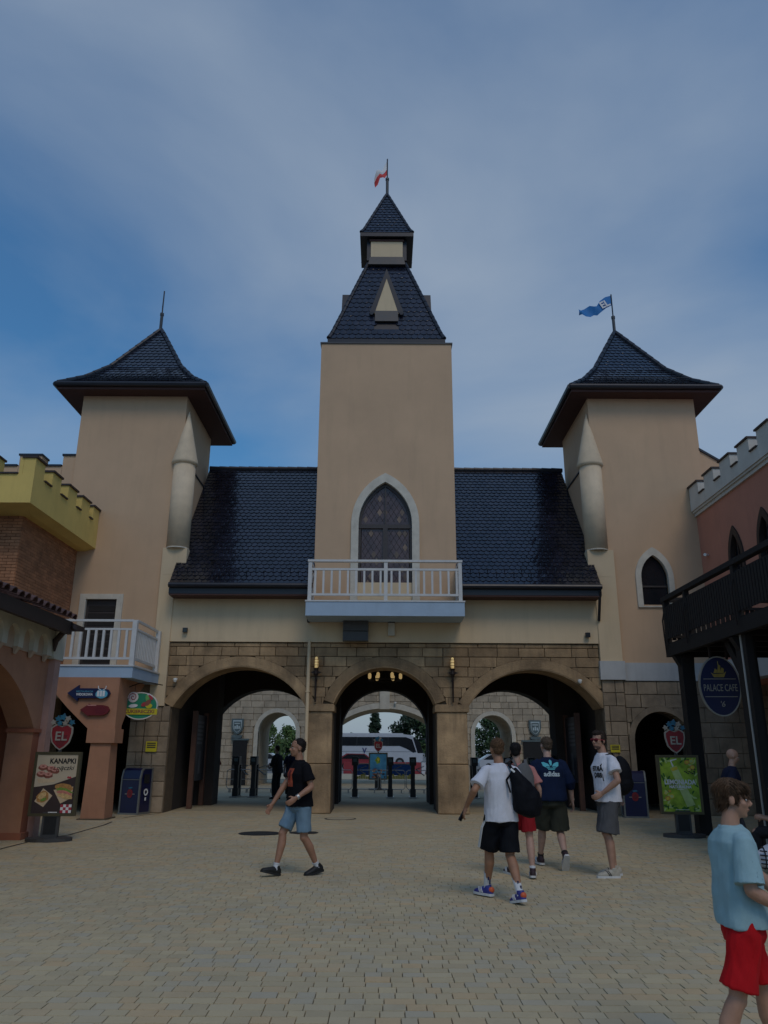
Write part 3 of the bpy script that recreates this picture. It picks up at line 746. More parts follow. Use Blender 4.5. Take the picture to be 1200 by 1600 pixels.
def right_flag(t, O):
    px, py = 8.13, 24.05
    top = [(px, py, 17.32), (px - .22, py, 17.26), (px - .42, py, 17.10), (px - .56, py, 16.86), (px - .66, py, 16.84), (px - .80, py, 16.90), (px - .98, py, 16.80), (px - 1.12, py, 16.72), (px - 1.24, py, 16.70)]
    bot = [(px, py, 16.92), (px - .22, py, 16.80), (px - .42, py, 16.62), (px - .56, py, 16.50), (px - .66, py, 16.54), (px - .80, py, 16.45), (px - .98, py, 16.42), (px - 1.12, py, 16.50), (px - 1.20, py, 16.52)]
    cl = cloth(O, None, top, bot, .12).build('cloth', 'flag_blue', t)
    me = text_mesh('EL', .36, 'flag_white', ext=.004, bold=.012)
    o = link('letters', me, cl, Vector((px - .27, py - .05, 16.93)) - O, (R(90), R(-27), 0))
flag('blue_flag', (8.13, 24.05, 15.7), 17.36, 16.42, 'blue flag with white letters on the right corner tower', None, right_flag)
def left_flag(t, O):
    px, py = -7.97, 24.05
    top = [(px - .047 * i, py + .14 * i, 17.32 - .05 * i) for i in range(6)]; bot = [(px - .045 * i, py + .14 * i, 16.92 - .09 * i) for i in range(6)]
    cloth(O, None, top, bot, .05).build('cloth', 'flag_blue', t)
flag('blue_flag', (-7.95, 24.05, 15.7), 17.40, 16.45, 'blue flag seen edge-on above the left corner tower', None, left_flag)
def mid_flag(t, O):
    px, py = .06, 24.3
    top = [(px, py, 23.42), (px - .10, py, 23.22), (px - .20, py, 22.95), (px - .33, py, 22.98), (px - .42, py, 22.90), (px - .50, py, 22.60)]
    mid = [(px, py, 23.05), (px - .10, py, 22.88), (px - .18, py, 22.80), (px - .30, py, 22.78), (px - .40, py, 22.60), (px - .50, py, 22.40)]
    bot = [(px, py, 22.78), (px - .10, py, 22.60), (px - .16, py, 22.62), (px - .28, py, 22.62), (px - .36, py, 22.36), (px - .46, py, 22.20)]
    cloth(O, None, top, mid, .10).build('white_half', 'flag_white', t); cloth(O, None, mid, bot, .10).build('red_half', 'flag_red', t)
flag('striped_flag', (.06, 24.3, 21.75), 23.5, 22.55, 'red and white flag on the central spire', None, mid_flag)
# ================================================================== left: salmon arcade building with tiled eave
sb = thing('salmon_building', 'salmon arcaded building with pale blind-arch frieze and dark tiled eave, on the left', 'building', (-6.8, 13.0, 0)); O = sb.location
WX = -6.78
arc = seg_arch(10.1, 15.5, 2.0, 3.2, 24)
lp = [(8.0, 0), (10.1, 0)] + list(reversed(arc)) + [(15.5, 0), (16.0, 0), (16.0, 3.38), (8.0, 3.38)]
B(O).extr([lp], YZ, WX - .5, WX).build('wall', 'salmon', sb)
B(O).box(WX - .5, WX + .004, 15.502, 15.998, .12, 1.93).build('pier_face', 'salmon_dark', sb)
B(O).box(WX - .52, WX + .04, 15.46, 16.0, 1.93, 2.0).build('moulding', 'salmon_dark', sb)
B(O).box(WX - .52, WX + .05, 15.44, 16.02, 0, .12).build('plinth', 'salmon_dark', sb)
B(O).box(WX - .02, WX + .13, 15.78, 16.04, 0, 3.38).build('corner_pipe', 'pink_pipe', sb, 'paler pink square corner post')
b = B(O); b.box(-10.4, -10.3, 8, 16.0, 0, 4); b.box(-10.3, WX - .5, 8, 16.0, 3.3, 3.4); b.box(-10.3, WX - .5, 15.9, 16.0, 0, 3.3); b.box(-10.3, WX - .5, 8.0, 8.1, 0, 3.3); b.build('inner_wall', 'salmon_dark', sb)
# frieze: backing plus pale band with blind arches
B(O).box(WX - .5, WX + .03, 8.0, 16.0, 3.38, 4.0).build('frieze_back', 'niche', sb)
lp = [(8.0, 3.40)]
yy = 15.42 - .63 * 11
for i in range(12):
    y0, y1 = yy + i * .63 - .54 + .05, yy + i * .63 - .05
    if y0 < 8.05: continue
    lp += [(y0, 3.40)] + [(q, z) for q, z in reversed(seg_arch(y0, y1, 3.56, 3.79, 10))] + [(y1, 3.40)]
lp += [(16.05, 3.40), (16.05, 4.02), (8.0, 4.02)]
fz = B(O).extr([lp], YZ, WX + .03, WX + .12).build('frieze', 'band_white', sb)
for i in range(12):
    y0 = yy + i * .63 - .005
    if y0 > 8.1: B(O).hexa([(WX + .03, y0 - .02, 3.28), (WX + .05, y0 - .02, 3.28), (WX + .05, y0 + .06, 3.28), (WX + .03, y0 + .06, 3.28), (WX + .03, y0 - .05, 3.41), (WX + .12, y0 - .05, 3.41), (WX + .12, y0 + .08, 3.41), (WX + .03, y0 + .08, 3.41)]).build('corbel', 'niche', fz)
B(O).box(WX - .1, WX + .15, 15.62, 16.10, 3.36, 4.02).build('corner_block', 'band_white', sb)
# tiled eave
rf = B(O).hexa([(-6.25, 8.0, 3.98), (-6.25, 15.3, 3.98), (-9.4, 15.3, 5.1), (-9.4, 8.0, 5.1), (-6.25, 8.0, 4.06), (-6.25, 15.3, 4.06), (-9.4, 15.3, 5.2), (-9.4, 8.0, 5.2)]).build('roof', 'dark_trim', sb)
B(O).box(-6.30, -6.22, 8.0, 15.36, 3.80, 4.05).build('fascia', 'dark_trim', rf)
B(O).box(-6.72, -6.30, 8.0, 15.36, 3.92, 3.97).build('soffit', 'dark_trim', rf)
q = B(); n = 7
vs = []; 
for k, (x, r) in enumerate(((0, .10), (-.62, .085))):
    for i in range(n):
        a = math.pi * i / (n - 1); vs.append((x, r * math.cos(a), r * math.sin(a) + (.04 if k == 0 else 0)))
    for i in range(n):
        a = math.pi * i / (n - 1); vs.append((x, (r - .02) * math.cos(a), (r - .02) * math.sin(a) + (.04 if k == 0 else 0)))
fs = [(i, i + 1, 2 * n + i + 1, 2 * n + i) for i in range(n - 1)] + [(n + i, 3 * n + i, 3 * n + i + 1, n + i + 1) for i in range(n - 1)] + [(i, n + i, n + i + 1, i + 1) for i in range(n - 1)]
q.add(vs, fs); tm = q.mesh('barrel_tile', 'barrel_tile'); sa = math.atan2(1.12, 3.15)
for r_ in range(5):
    for i in range(27):
        link('barrel_tile', tm, rf, Vector((-6.16 - r_ * .56, 15.22 - i * .262 + rnd.uniform(-.012, .012), 4.06 + r_ * .2 + rnd.uniform(-.008, .008))) - O, (0, sa + rnd.uniform(-.02, .02), rnd.uniform(-.03, .03)))
B(O).tube([(-6.15, 15.3, 3.95), (-6.4, 15.45, 3.9), (-6.6, 15.55, 3.7), (-6.62, 15.6, 3.5)], [.05, .06, .06, .02], 8).build('bracket', 'dark_trim', sb)
B(O).hexa([(-6.18, 15.3, 3.86), (-6.12, 15.75, 3.92), (-6.8, 15.75, 3.92), (-6.8, 15.3, 3.92), (-6.18, 15.3, 4.02), (-6.12, 15.75, 4.0), (-6.8, 15.75, 4.1), (-6.8, 15.3, 4.1)]).build('eave_return', 'dark_trim', sb)

# ================================================================== brick tower with yellow battlements
bt = thing('brick_tower', 'low brick tower crowned with overhanging yellow battlements', 'tower', (-11.0, 20.4, 0)); O = bt.location
B(O).box(-13, -9.14, 18.65, FY + .1, 3.4, 7.4).build('wall', 'brick_joint', bt)
bb = B(O)
for r_ in range(48):
    z = 3.6 + r_ * .08; off = .125 * (r_ % 2)
    for i in range(16):
        y0 = 18.64 + i * .25 - off
        a, b_ = max(y0, 18.64) + .006, min(y0 + .25, FY) - .006
        if b_ - a > .03: bb.box(-9.16, -9.125 + rnd.uniform(-.004, .004), a, b_, z + .006, z + .074)
    for i in range(10):
        x0 = -9.13 - (i + 1) * .25 + off
        bb.box(x0 + .006, min(x0 + .25, -9.14) - .006, 18.625 + rnd.uniform(-.004, .004), 18.66, z + .006, z + .074)
tag(bb.build('brickwork', 'brick', bt), kind='stuff')
par = B(O).hexa([(-13, 18.45, 7.26), (-8.9, 18.45, 7.26), (-8.9, FY, 7.26), (-13, FY, 7.26), (-13, 17.75, 7.34), (-8.6, 17.75, 7.34), (-8.6, FY - .0, 7.34), (-13, FY, 7.34)]).build('parapet', 'yellow_plaster', bt)
B(O).box(-8.9, -8.6, 17.75, FY, 7.34, 8.08).build('parapet_side', 'yellow_plaster', par)
B(O).box(-13, -8.9, 17.75, 18.05, 7.34, 8.08).build('parapet_front', 'yellow_plaster', par)
for y0, y1 in ((17.75, 18.30), (18.78, 19.33), (19.82, 20.42), (20.80, 21.42), (21.70, FY - .01)):
    B(O).box(-8.895, -8.605, y0 + .005, y1, 8.08, 8.50).build('merlon', 'yellow_plaster', par)
    B(O).box(-8.94, -8.56, y0 - .03, y1 + .03, 8.50, 8.55).build('merlon_cap', 'dark_trim', par)
for y0, y1 in ((18.34, 18.75), (19.36, 19.78), (20.46, 20.77), (21.45, 21.67)):
    B(O).box(-8.94, -8.56, y0, y1, 8.08, 8.12).build('crenel_cap', 'dark_trim', par)
for x0, x1 in ((-10.15, -9.52), (-11.5, -10.8), (-12.9, -12.2)):
    B(O).box(x0, x1, 17.755, 18.045, 8.08, 8.5).build('merlon', 'yellow_plaster', par)
    B(O).box(x0 - .03, x1 + .03, 17.71, 18.09, 8.5, 8.55).build('merlon_cap', 'dark_trim', par)
for x0, x1 in ((-9.48, -9.0), (-10.76, -10.2), (-12.16, -11.55)):
    B(O).box(x0, x1, 17.71, 18.09, 8.08, 8.12).build('crenel_cap', 'dark_trim', par)
B(O).box(-8.99, -8.9, 17.755, 18.045, 8.08, 8.5).build('merlon', 'yellow_plaster', par)

# ================================================================== corner balcony on its salmon pillar
cb = thing('corner_balcony', 'white railed balcony on a flaring salmon pillar, beneath the left tower door', 'balcony', (-7.0, 20.0, 0)); O = cb.location
B(O).extr([[(-9.6, 20.0), (-6.42, 20.0), (-6.34, FY - .1), (-9.6, FY - .1)]], XY, 3.38, 3.66).build('slab', 'blue_slab', cb)
B(O).extr([[(-9.6, 19.97), (-6.39, 19.97), (-6.31, FY - .1), (-9.6, FY - .1)]], XY, 3.66, 3.70).build('slab_edge', 'white_paint', cb)
sp = [(-8.55, 3.38), (-8.45, 3.12), (-7.95, 2.62), (-7.38, 2.12), (-6.70, 2.12), (-6.70, 3.38)]
B(O).extr([sp], XZ, 19.95, 20.45).build('spandrel', 'salmon', cb)
B(O).extr([[(20.45, 3.38), (20.45, 2.2), (20.9, 2.75), (21.8, 3.2), (FY - .1, 3.38)]], YZ, -7.2, -6.703).build('rear_spandrel', 'salmon', cb)
B(O).box(-7.36, -6.66, 19.88, 20.52, 1.78, 2.12).build('capital', 'salmon', cb)
B(O).hexa([(-7.30, 19.90, 0), (-6.72, 19.90, 0), (-6.72, 20.5, 0), (-7.30, 20.5, 0), (-7.26, 19.95, 1.78), (-6.76, 19.95, 1.78), (-6.76, 20.45, 1.78), (-7.26, 20.45, 1.78)]).build('pillar', 'salmon', cb)
B(O).box(-7.36, -6.66, 19.84, 20.56, -.01, .03).build('foot', 'stone_joint', cb)
for x, y in ((-8.9, 20.06), (-6.48, 20.06), (-6.42, FY - .18)):
    B(O).box(x - .06, x + .06, y - .06, y + .06, 3.70, 4.86).build('railing_post', 'white_paint', cb)
for z0, z1 in ((4.82, 4.88), (4.60, 4.65), (3.84, 3.90)):
    B(O).box(-9.6, -6.54, 20.03, 20.09, z0 + .002, z1).build('rail', 'white_paint', cb)
    B(O).box(-6.48, -6.42, 20.12, FY - .24, z0, z1).build('rail', 'white_paint', cb)
bm_ = baluster_mesh(.06, .71)
for i in range(13): link('baluster', bm_, cb, Vector((-6.68 - .2 * i, 20.06, 3.89)) - O)
bm2 = baluster_mesh(.045, .71)
for i in range(12): link('baluster', bm2, cb, Vector((-6.45, 20.24 + .142 * i, 3.89)) - O)

# ================================================================== right: pink building with white battlements
pb = thing('pink_building', 'dusky pink building with white battlements and dark pointed windows, on the right', 'building', (9.45, 16.0, 0)); O = pb.location
PX = 9.45
gw = [gothic(yc, .40, 5.2, 6.55, 7.42) for yc in (19.95, 18.28, 16.6, 14.9)]
B(O).extr([rect(8.0, FY + .02, 4.05, 8.42)] + gw, YZ, PX, PX + .4).build('wall', 'pink_plaster', pb)
B(O).box(PX - .03, PX + .35, 8.0, FY - .03, 3.45, 4.05).build('pale_band', 'grey_band', pb)
B(O).box(10.9, 11.3, 8.0, FY - .03, 0, 3.45).build('lower_wall', 'pink_plaster', pb)
for yc in (19.95, 18.28, 16.6, 14.9):
    w_ = B(O).extr([gothic(yc, .44, 5.15, 6.55, 7.50), gothic(yc, .31, 5.25, 6.55, 7.26)], YZ, PX - .04, PX + .1).build('window', 'dark_trim', pb)
    B(O).extr([gothic(yc, .32, 5.24, 6.55, 7.28)], YZ, PX + .12, PX + .14).build('pane', 'dark_glass', w_)
    B(O).box(PX + .05, PX + .118, yc - .02, yc + .02, 5.25, 7.15).build('glazing_bar', 'dark_trim', w_)
B(O).box(PX - .06, PX + .3, 8.0, FY - .02, 8.42, 8.52).build('cornice', 'parapet_white', pb)
B(O).box(PX - .11, PX + .3, 8.0, FY - .02, 8.52, 8.58).build('cornice', 'parapet_white', pb)
par = B(O).box(PX - .15, PX + .25, 8.0, FY - .02, 8.58, 8.92).build('parapet', 'parapet_white', pb)
y = FY - .03; k = 0
while y > 9:
    B(O).box(PX - .145, PX + .245, y - .66, y - .005, 8.92, 9.32).build('merlon', 'parapet_white', par)
    B(O).box(PX - .19, PX + .29, y - .69, y + .02, 9.32, 9.37).build('merlon_cap', 'dark_trim', par)
    B(O).box(PX - .19, PX + .29, y - 1.08, y - .70, 8.92, 8.96).build('crenel_cap', 'dark_trim', par)
    y -= 1.10
B(O).box(PX + .4, 14, 8.0, FY + .0, 3.46, 8.9).build('body', 'pink_plaster', pb)

# ================================================================== wooden terrace
wt = thing('wooden_terrace', 'dark timber upper terrace with picket railing on heavy posts, on the right', 'terrace', (7.5, 14.0, 0)); O = wt.location
DX = 6.42
B(O).box(DX, PX - .05, 8.2, 17.3, 3.88, 3.96).build('deck', 'black_wood', wt)
B(O).box(DX - .06, DX + .06, 8.2, 17.42, 3.66, 3.92).build('edge_beam', 'black_wood', wt)
B(O).box(DX + .06, PX - .05, 17.30, 17.42, 3.66, 3.92).build('end_beam', 'black_wood', wt)
for i in range(11): B(O).box(DX + .06, PX - .05, 8.6 + i * .8, 8.72 + i * .8, 3.70, 3.875).build('joist', 'black_wood', wt)
for y in (17.05, 14.15, 11.2, 8.6):
    B(O).box(6.50, 6.76, y - .13, y + .13, 0.0, 3.66).build('post', 'black_wood', wt)
    B(O).extr([[(6.37, 3.64), (6.76, 3.64), (6.80, 3.64), (6.76, 2.9), (6.50, 3.4)]], XZ, y - .08, y + .08).build('bracket', 'black_wood', wt)
    if y != 17.05:
        B(O).extr([[(y + .13, 2.8), (y + .75, 3.64), (y + .55, 3.64), (y + .13, 3.1)]], YZ, 6.57, 6.69).build('brace', 'black_wood', wt)
    else:
        B(O).extr([[(y + .13, 2.9), (y + .36, 3.64), (y + .13, 3.64)]], YZ, 6.57, 6.69).build('brace', 'black_wood', wt)
for y in (17.33, 16.1, 13.75, 11.4, 9.1):
    B(O).box(DX - .05, DX + .05, y - .06, y + .06, 3.92, 4.92).build('railing_post', 'black_wood', wt)
    B(O).tube([(DX - .09, y - .1, 4.62), (DX - .13, y - .09, 4.45), (DX - .12, y - .08, 4.15), (DX - .1, y - .06, 3.8)], .018, 6).build('strap', 'iron', wt)
for z0, z1 in ((4.90, 5.0), (4.72, 4.78), (4.08, 4.14)):
    B(O).box(DX - .07 if z1 > 4.9 else DX - .025, DX + .07 if z1 > 4.9 else DX + .025, 8.2, 17.42, z0, z1).build('rail', 'black_wood', wt)
    B(O).box(DX + .07, PX - .05, 17.30 if z1 > 4.9 else 17.33, 17.42 if z1 > 4.9 else 17.38, z0, z1).build('rail', 'black_wood', wt)
pk = B(); pk.box(-.014, .014, -.042, .042, 0, .70); pkm = pk.mesh('picket', 'black_wood')
y = 17.22
while y > 8.3: link('picket', pkm, wt, Vector((DX - .04, y, 4.04)) - O); y -= .112
pk = B(); pk.box(-.042, .042, -.014, .014, 0, .70); pkm = pk.mesh('picket', 'black_wood')
x = DX + .15
while x < PX - .1: link('picket', pkm, wt, Vector((x, 17.39, 4.04)) - O); x += .115
M('pale_trim', (0.42, 0.40, 0.36), 0.6, 0.1, 4)
B(O).box(6.46, 6.50, 13.93, 13.98, .05, 3.66).build('edge_strip', 'pale_trim', wt, 'thin pale vertical strip beside the timber post')
B(O).box(6.47, 6.60, 13.78, 13.92, 0, 3.66).build('slim_post', 'black_wood', wt)

# ================================================================== outer wall beyond the turnstiles
ow = thing('outer_wall', 'pale stone outer gateway wall with arches, seen through the gate', 'wall', (0, 40.0, 0)); O = ow.location
OA = [(-6.25, -4.35, 2.55, 3.48), (-2.35, 2.55, 2.9, 3.70), (4.6, 6.45, 2.45, 3.40)]
b = B(O); b.extr([arcade(-14, 14, 6.2, OA)], XZ, 40.06, 44.0); b.build('wall', 'outer_stone', ow)
for a in (OA[0], OA[2]):
    inn = seg_arch(*a, n=16); ou = seg_arch(a[0] - .2, a[1] + .2, a[2], a[3] + .2, 16)
    B(O).extr([[(a[0], 0)] + list(reversed(inn)) + [(a[1], 0), (a[1] + .2, 0)] + ou + [(a[0] - .2, 0)]], XZ, 39.96, 40.3).build('arch_band', 'pale_stone', ow)
a = OA[1]; inn = seg_arch(*a, n=20); ou = seg_arch(a[0] - .1, a[1] + .1, a[2] + .2, a[3] + .28, 20)
B(O).extr([inn + list(reversed(ou))], XZ, 39.95, 40.3).build('arch_band', 'pale_stone', ow)
B(O).box(-.16, .34, 39.90, 40.06, 3.66, 4.75).build('keystone', 'pale_stone', ow)
stones(ow, O, -9.5, 9.5, 0, 5.6, 40.0, [.31] * 18, (.34, .66), [(*OA[0], .205), (*OA[1], .29), (*OA[2], .205)], 'outer_stone', .07, .008,
       keep=lambda x, z: (0 if 1.6 < z < 5 and (3.2 < abs(x) < 8.4 or abs(x) < 2.2) else 1))
M('shield_grey', (0.10, 0.14, 0.15), 0.5, 0.1, 5); M('shield_pale', (0.45, 0.55, 0.58), 0.5, 0.1, 5); M('door_black', (0.006, 0.006, 0.007), 0.6, 0.1, 4)
def shield_pts(cx, cz, w, h): return [(cx - w, cz + h), (cx + w, cz + h), (cx + w, cz), (cx + .8 * w, cz - .5 * h), (cx + .4 * w, cz - .85 * h), (cx, cz - h), (cx - .4 * w, cz - .85 * h), (cx - .8 * w, cz - .5 * h), (cx - w, cz)]
for sx, lab in ((-7.28, 'grey shield plaque on the pale outer wall, seen through the left arch'), (7.62, 'grey shield plaque on the pale outer wall, seen through the right arch')):
    t = thing('shield_plaque', lab, 'plaque', (sx, 39.9, 2.4), group='shield plaques on the outer wall'); OO = t.location
    B(OO).extr([shield_pts(sx, 2.78, .30, .38)], XZ, 39.88, 39.99).build('shield', 'shield_grey', t)
    B(OO).extr([shield_pts(sx, 2.78, .22, .30)], XZ, 39.86, 39.879).build('field', 'shield_pale', t)
    B(OO).extr([shield_pts(sx, 2.77, .18, .25)], XZ, 39.845, 39.859).build('inner_field', 'shield_grey', t)
    for dx in (-.1, 0, .1): B(OO).box(sx + dx - .035, sx + dx + .035, 39.83, 39.844, 2.66, 2.80 + .05 * (dx == 0)).build('emblem', 'shield_pale', t)
    B(OO).box(sx - .14, sx + .14, 39.832, 39.844, 2.90, 2.95).build('emblem', 'shield_pale', t)
    B(OO).extr([[(sx - .28, 2.36), (sx + .28, 2.36), (sx + .22, 2.24), (sx, 2.2), (sx - .22, 2.24)]], XZ, 39.86, 39.99).build('ribbon', 'shield_grey', t)
for x0, x1, lab in ((-7.45, -6.75, 'black closed doorway in the outer wall under the left shield'), (7.0, 8.0, 'black closed doorway in the outer wall under the right shield')):
    B0 = thing('doorway', lab, 'door', ((x0 + x1) / 2, 39.9, 0), group='doors in the outer wall')
    B(B0.location).box(x0, x1, 39.88, 39.99, .02, 2.12).build('leaf', 'door_black', B0)
    B(B0.location).box(x0 - .08, x1 + .08, 39.86, 39.99, 2.12, 2.2).build('lintel', 'shield_grey', B0)
    B(B0.location).box(x0 + .08, x0 + .11, 39.84, 39.88, 1.0, 1.15).build('handle', 'steel', B0)

# ================================================================== beyond: bus, cars, banner, trees
M('bus_white', (0.46, 0.47, 0.49), 0.3, 0.04, 2, coat=0.3); M('bus_glass', (0.01, 0.012, 0.016), 0.06, 0.05, 2); M('tyre', (0.015, 0.015, 0.015), 0.9, 0.1, 5)
M('red_paint', (0.22, 0.015, 0.022), 0.5, 0.1, 3); M('banner_blue', (0.02, 0.09, 0.36), 0.6, 0.1, 3); M('banner_yellow', (0.6, 0.5, 0.06), 0.6, 0.2, 3)
M('navy_text', (0.02, 0.03, 0.12), 0.6, 0.05); M('car_silver', (0.4, 0.42, 0.45), 0.3, 0.05, 2, metal=0.4, coat=0.4)
M('totem_seam', (0.16, 0.165, 0.18), 0.5, 0.1, 3)
bus = thing('coach', 'white touring coach parked beyond the outer gate', 'bus', (-3.0, 90, 0)); O = bus.location
side = [(-9.2, .35), (4.0, .35), (4.45, .7), (4.5, 1.5), (4.15, 2.6), (3.2, 3.42), (2.4, 3.5), (-9.0, 3.5), (-9.2, 3.3)]
B(O).extr([side], XZ, 90, 92.5).build('body', 'bus_white', bus)
B(O).extr([[(-9.0, 2.25), (1.9, 2.25), (2.7, 1.95), (3.4, 1.55), (3.75, 1.6), (3.3, 2.95), (2.6, 3.2), (-9.0, 3.2)]], XZ, 89.97, 89.999).build('side_window', 'bus_glass', bus)
B(O).extr([[(3.9, 1.5), (4.53, 1.5), (4.2, 2.6), (3.5, 3.2), (3.4, 3.1)]], XZ, 89.985, 92.4).build('windscreen', 'bus_glass', bus)
B(O).box(-8.8, 2.3, 90.1, 92.4, 3.5, 3.62).build('roof_unit', 'bus_white', bus)
B(O).tube([(4.1, 89.9, 3.0), (4.7, 89.7, 3.0), (4.95, 89.6, 2.4), (4.9, 89.6, 2.1)], [.05, .06, .14, .1], 8).build('mirror', 'black_plastic', bus)
for x in (-6.6, -5.4, 1.9):
    w_ = B(O).tube([(x, 89.96, .5), (x, 90.3, .5)], .5, 18).build('wheel', 'tyre', bus); B(O).tube([(x, 89.93, .5), (x, 89.96, .5)], .26, 14).build('rim', 'steel', w_)
for i in range(6): B(O).box(-8.2 + i * 1.75, -8.12 + i * 1.75, 89.955, 89.969, 2.25, 3.2).build('window_pillar', 'black_plastic', bus)
for i in range(5): B(O).box(-7.9 + i * 1.9, -7.88 + i * 1.9, 89.985, 89.999, .6, 1.6).build('hatch_seam', 'totem_seam', bus)
B(O).box(-9.1, 3.9, 89.985, 89.999, 1.62, 1.66).build('body_line', 'totem_seam', bus)
B(O).box(-9.1, 4.0, 89.98, 89.999, .36, .55).build('skirt', 'totem_seam', bus)
B(O).box(4.25, 4.47, 90.15, 90.6, .8, 1.05).build('headlight', 'lamp_white', bus)
text('lettering', 'V', .75, 'navy_text', Vector((-2.05, 89.98, 1.72)) - O, bus, bold=.03)
def car(x, y, mat, label, s=1):
    c_ = thing('parked_car', label, 'car', (x, y, 0), group='cars parked outside'); O = c_.location
    pr = [(-2.1, .35), (2.1, .35), (2.15, .75), (1.2, .92), (.5, 1.42), (-1.2, 1.45), (-2.0, .98), (-2.15, .7)]
    B().extr([[(s * a, b_) for a, b_ in pr]], XZ, 0, 1.75).build('body', mat, c_)
    B().extr([[(s * a, b_) for a, b_ in [(-1.75, .98), (1.0, .95), (.45, 1.36), (-1.1, 1.38)]]], XZ, -.02, -.001).build('side_window', 'bus_glass', c_)
    for dx in (-1.3, 1.3):
        w_ = B().tube([(dx, -.03, .33), (dx, .2, .33)], .33, 14).build('wheel', 'tyre', c_); B().tube([(dx, -.05, .33), (dx, -.03, .33)], .2, 10).build('rim', 'steel', c_)
    B().box(s * 2.05, s * 2.165, .1, .4, .62, .76).build('headlight', 'lamp_white', c_)
car(-6.2, 78, 'car_silver', 'silver car behind the left post of the middle arch'); car(-2.2, 76, 'red_paint', 'red car in front of the white coach')
car(11.0, 74, 'bus_white', 'white car seen through the right outer arch'); car(-11.2, 72, 'bus_white', 'white car seen through the left outer arch', -1)
bn = thing('banner_fence', 'low fence with blue and yellow banner behind the turnstiles', 'fence', (0, 46.5, 0)); O = bn.location
B(O).box(-1.6, 1.75, 46.5, 46.53, .32, .92).build('banner', 'banner_blue', bn)
bb = B(O)
for i in range(34): bb.box(-1.55 + i * .096, -1.55 + (i + .9) * .096, 46.48, 46.499, .12, .12 + rnd.uniform(.12, .34))
tag(bb.build('skyline_print', 'banner_yellow', bn), kind='stuff')
B(O).box(-1.6, 1.75, 46.49, 46.55, .92, .97).build('rail', 'steel', bn)
for x in (-1.6, .1, 1.72): B(O).box(x, x + .04, 46.53, 46.57, 0, .97).build('post', 'steel', bn)
B0 = thing('road_barrier', 'red and white plastic road barrier in front of the coach', 'barrier', (1, 62, 0)); 
for i in range(6): B(B0.location).hexa([(-3.0 + i * 1.2, 62, 0), (-1.85 + i * 1.2, 62, 0), (-1.85 + i * 1.2, 62.4, 0), (-3.0 + i * 1.2, 62.4, 0), (-3.0 + i * 1.2, 62.1, .85), (-1.85 + i * 1.2, 62.1, .85), (-1.85 + i * 1.2, 62.3, .85), (-3.0 + i * 1.2, 62.3, .85)]).build('barrier_block', 'red_paint' if i % 3 != 2 else 'bus_white', B0)

M('leaf', (0.045, 0.08, 0.025), 0.7, 0.3, 0.8, rand=0.45, island=True); M('leaf_dark', (0.02, 0.042, 0.018), 0.7, 0.3, 0.8, rand=0.45, island=True); M('leaf_light', (0.08, 0.13, 0.03), 0.7, 0.3, 0.8, rand=0.45, island=True)
M('bark', (0.05, 0.038, 0.028), 0.9, 0.25, 3, 0.3, 20)
def tree(x, y, h, r, label, mat, shape='round', n=2600, z0=.25, seed=1, group='trees beyond the outer gate', leaf=None):
    t = thing('tree', label, 'tree', (x, y, 0), group=group); q = random.Random(seed)
    tr = B(); tr.tube([(0, 0, 0), (q.uniform(-.1, .1), 0, h * .3), (q.uniform(-.2, .2), q.uniform(-.2, .2), h * .62), (0, 0, h * .9)], [h * .022, h * .018, h * .011, h * .003], 8)
    for i in range(9):
        a = q.uniform(0, 6.28); zz = h * q.uniform(.3, .75); l_ = r * q.uniform(.5, .85)
        tr.tube([(0, 0, zz), (math.cos(a) * l_ * .5, math.sin(a) * l_ * .5, zz + l_ * .25), (math.cos(a) * l_, math.sin(a) * l_, zz + l_ * .5)], [h * .009, h * .006, h * .002], 5)
    tr.build('trunk', 'bark', t)
    vs = []; fs = []; cl = []
    for i in range(80):
        u = q.random(); zz = h * (z0 + (1 - z0) * u)
        if shape == 'cone': rr = r * (1 - u) ** .8 * (1.0 if int(u * 9) % 2 else .7) + .06 * r
        else: rr = r * math.sqrt(max(.02, 1 - (2 * u - .85) ** 2))
        a = q.uniform(0, 6.28); d = rr * math.sqrt(q.random()) * .95
        cl.append((math.cos(a) * d, math.sin(a) * d, zz, q.uniform(.16, .34) * r * (.8 if shape == 'cone' else 1)))
    s = leaf or h * .036
    for i in range(n):
        cx, cy, cz, cr_ = cl[q.randrange(len(cl))]
        v = Vector((q.gauss(0, 1), q.gauss(0, 1), q.gauss(0, .75))); v = v.normalized() * cr_ * q.uniform(.5, 1.1)
        p = Vector((cx, cy, cz)) + v
        a1 = Vector((q.gauss(0, 1), q.gauss(0, 1), q.gauss(0, 1))).normalized(); a2 = a1.orthogonal().normalized() * s * q.uniform(.4, .8); a1 = a1 * s * q.uniform(.7, 1.3)
        k = len(vs); vs += [p - a1, p + a2 * .9, p + a1, p - a2]; fs.append((k, k + 1, k + 2, k + 3))
    c_ = B(); c_.add(vs, fs); me = bpy.data.meshes.new('crown'); me.from_pydata([tuple(p) for p in vs], [], fs); me.materials.append(MATS[mat]); link('crown', me, t)
tree(-1.5, 150, 8.9, 2.0, 'narrow dark conifer rising behind the middle of the coach', 'leaf_dark', 'cone', 3600, .1, 3)
tree(4.6, 140, 8.6, 3.2, 'broad dark tree behind the front of the coach', 'leaf_dark', 'round', 3600, .12, 5)
tree(8.6, 138, 8.8, 3.6, 'broad tree at the right edge of the middle arch', 'leaf', 'round', 3600, .12, 6)
tree(-6.6, 170, 5.1, 1.8, 'small distant tree above the coach roof', 'leaf_dark', 'round', 1400, .2, 7)
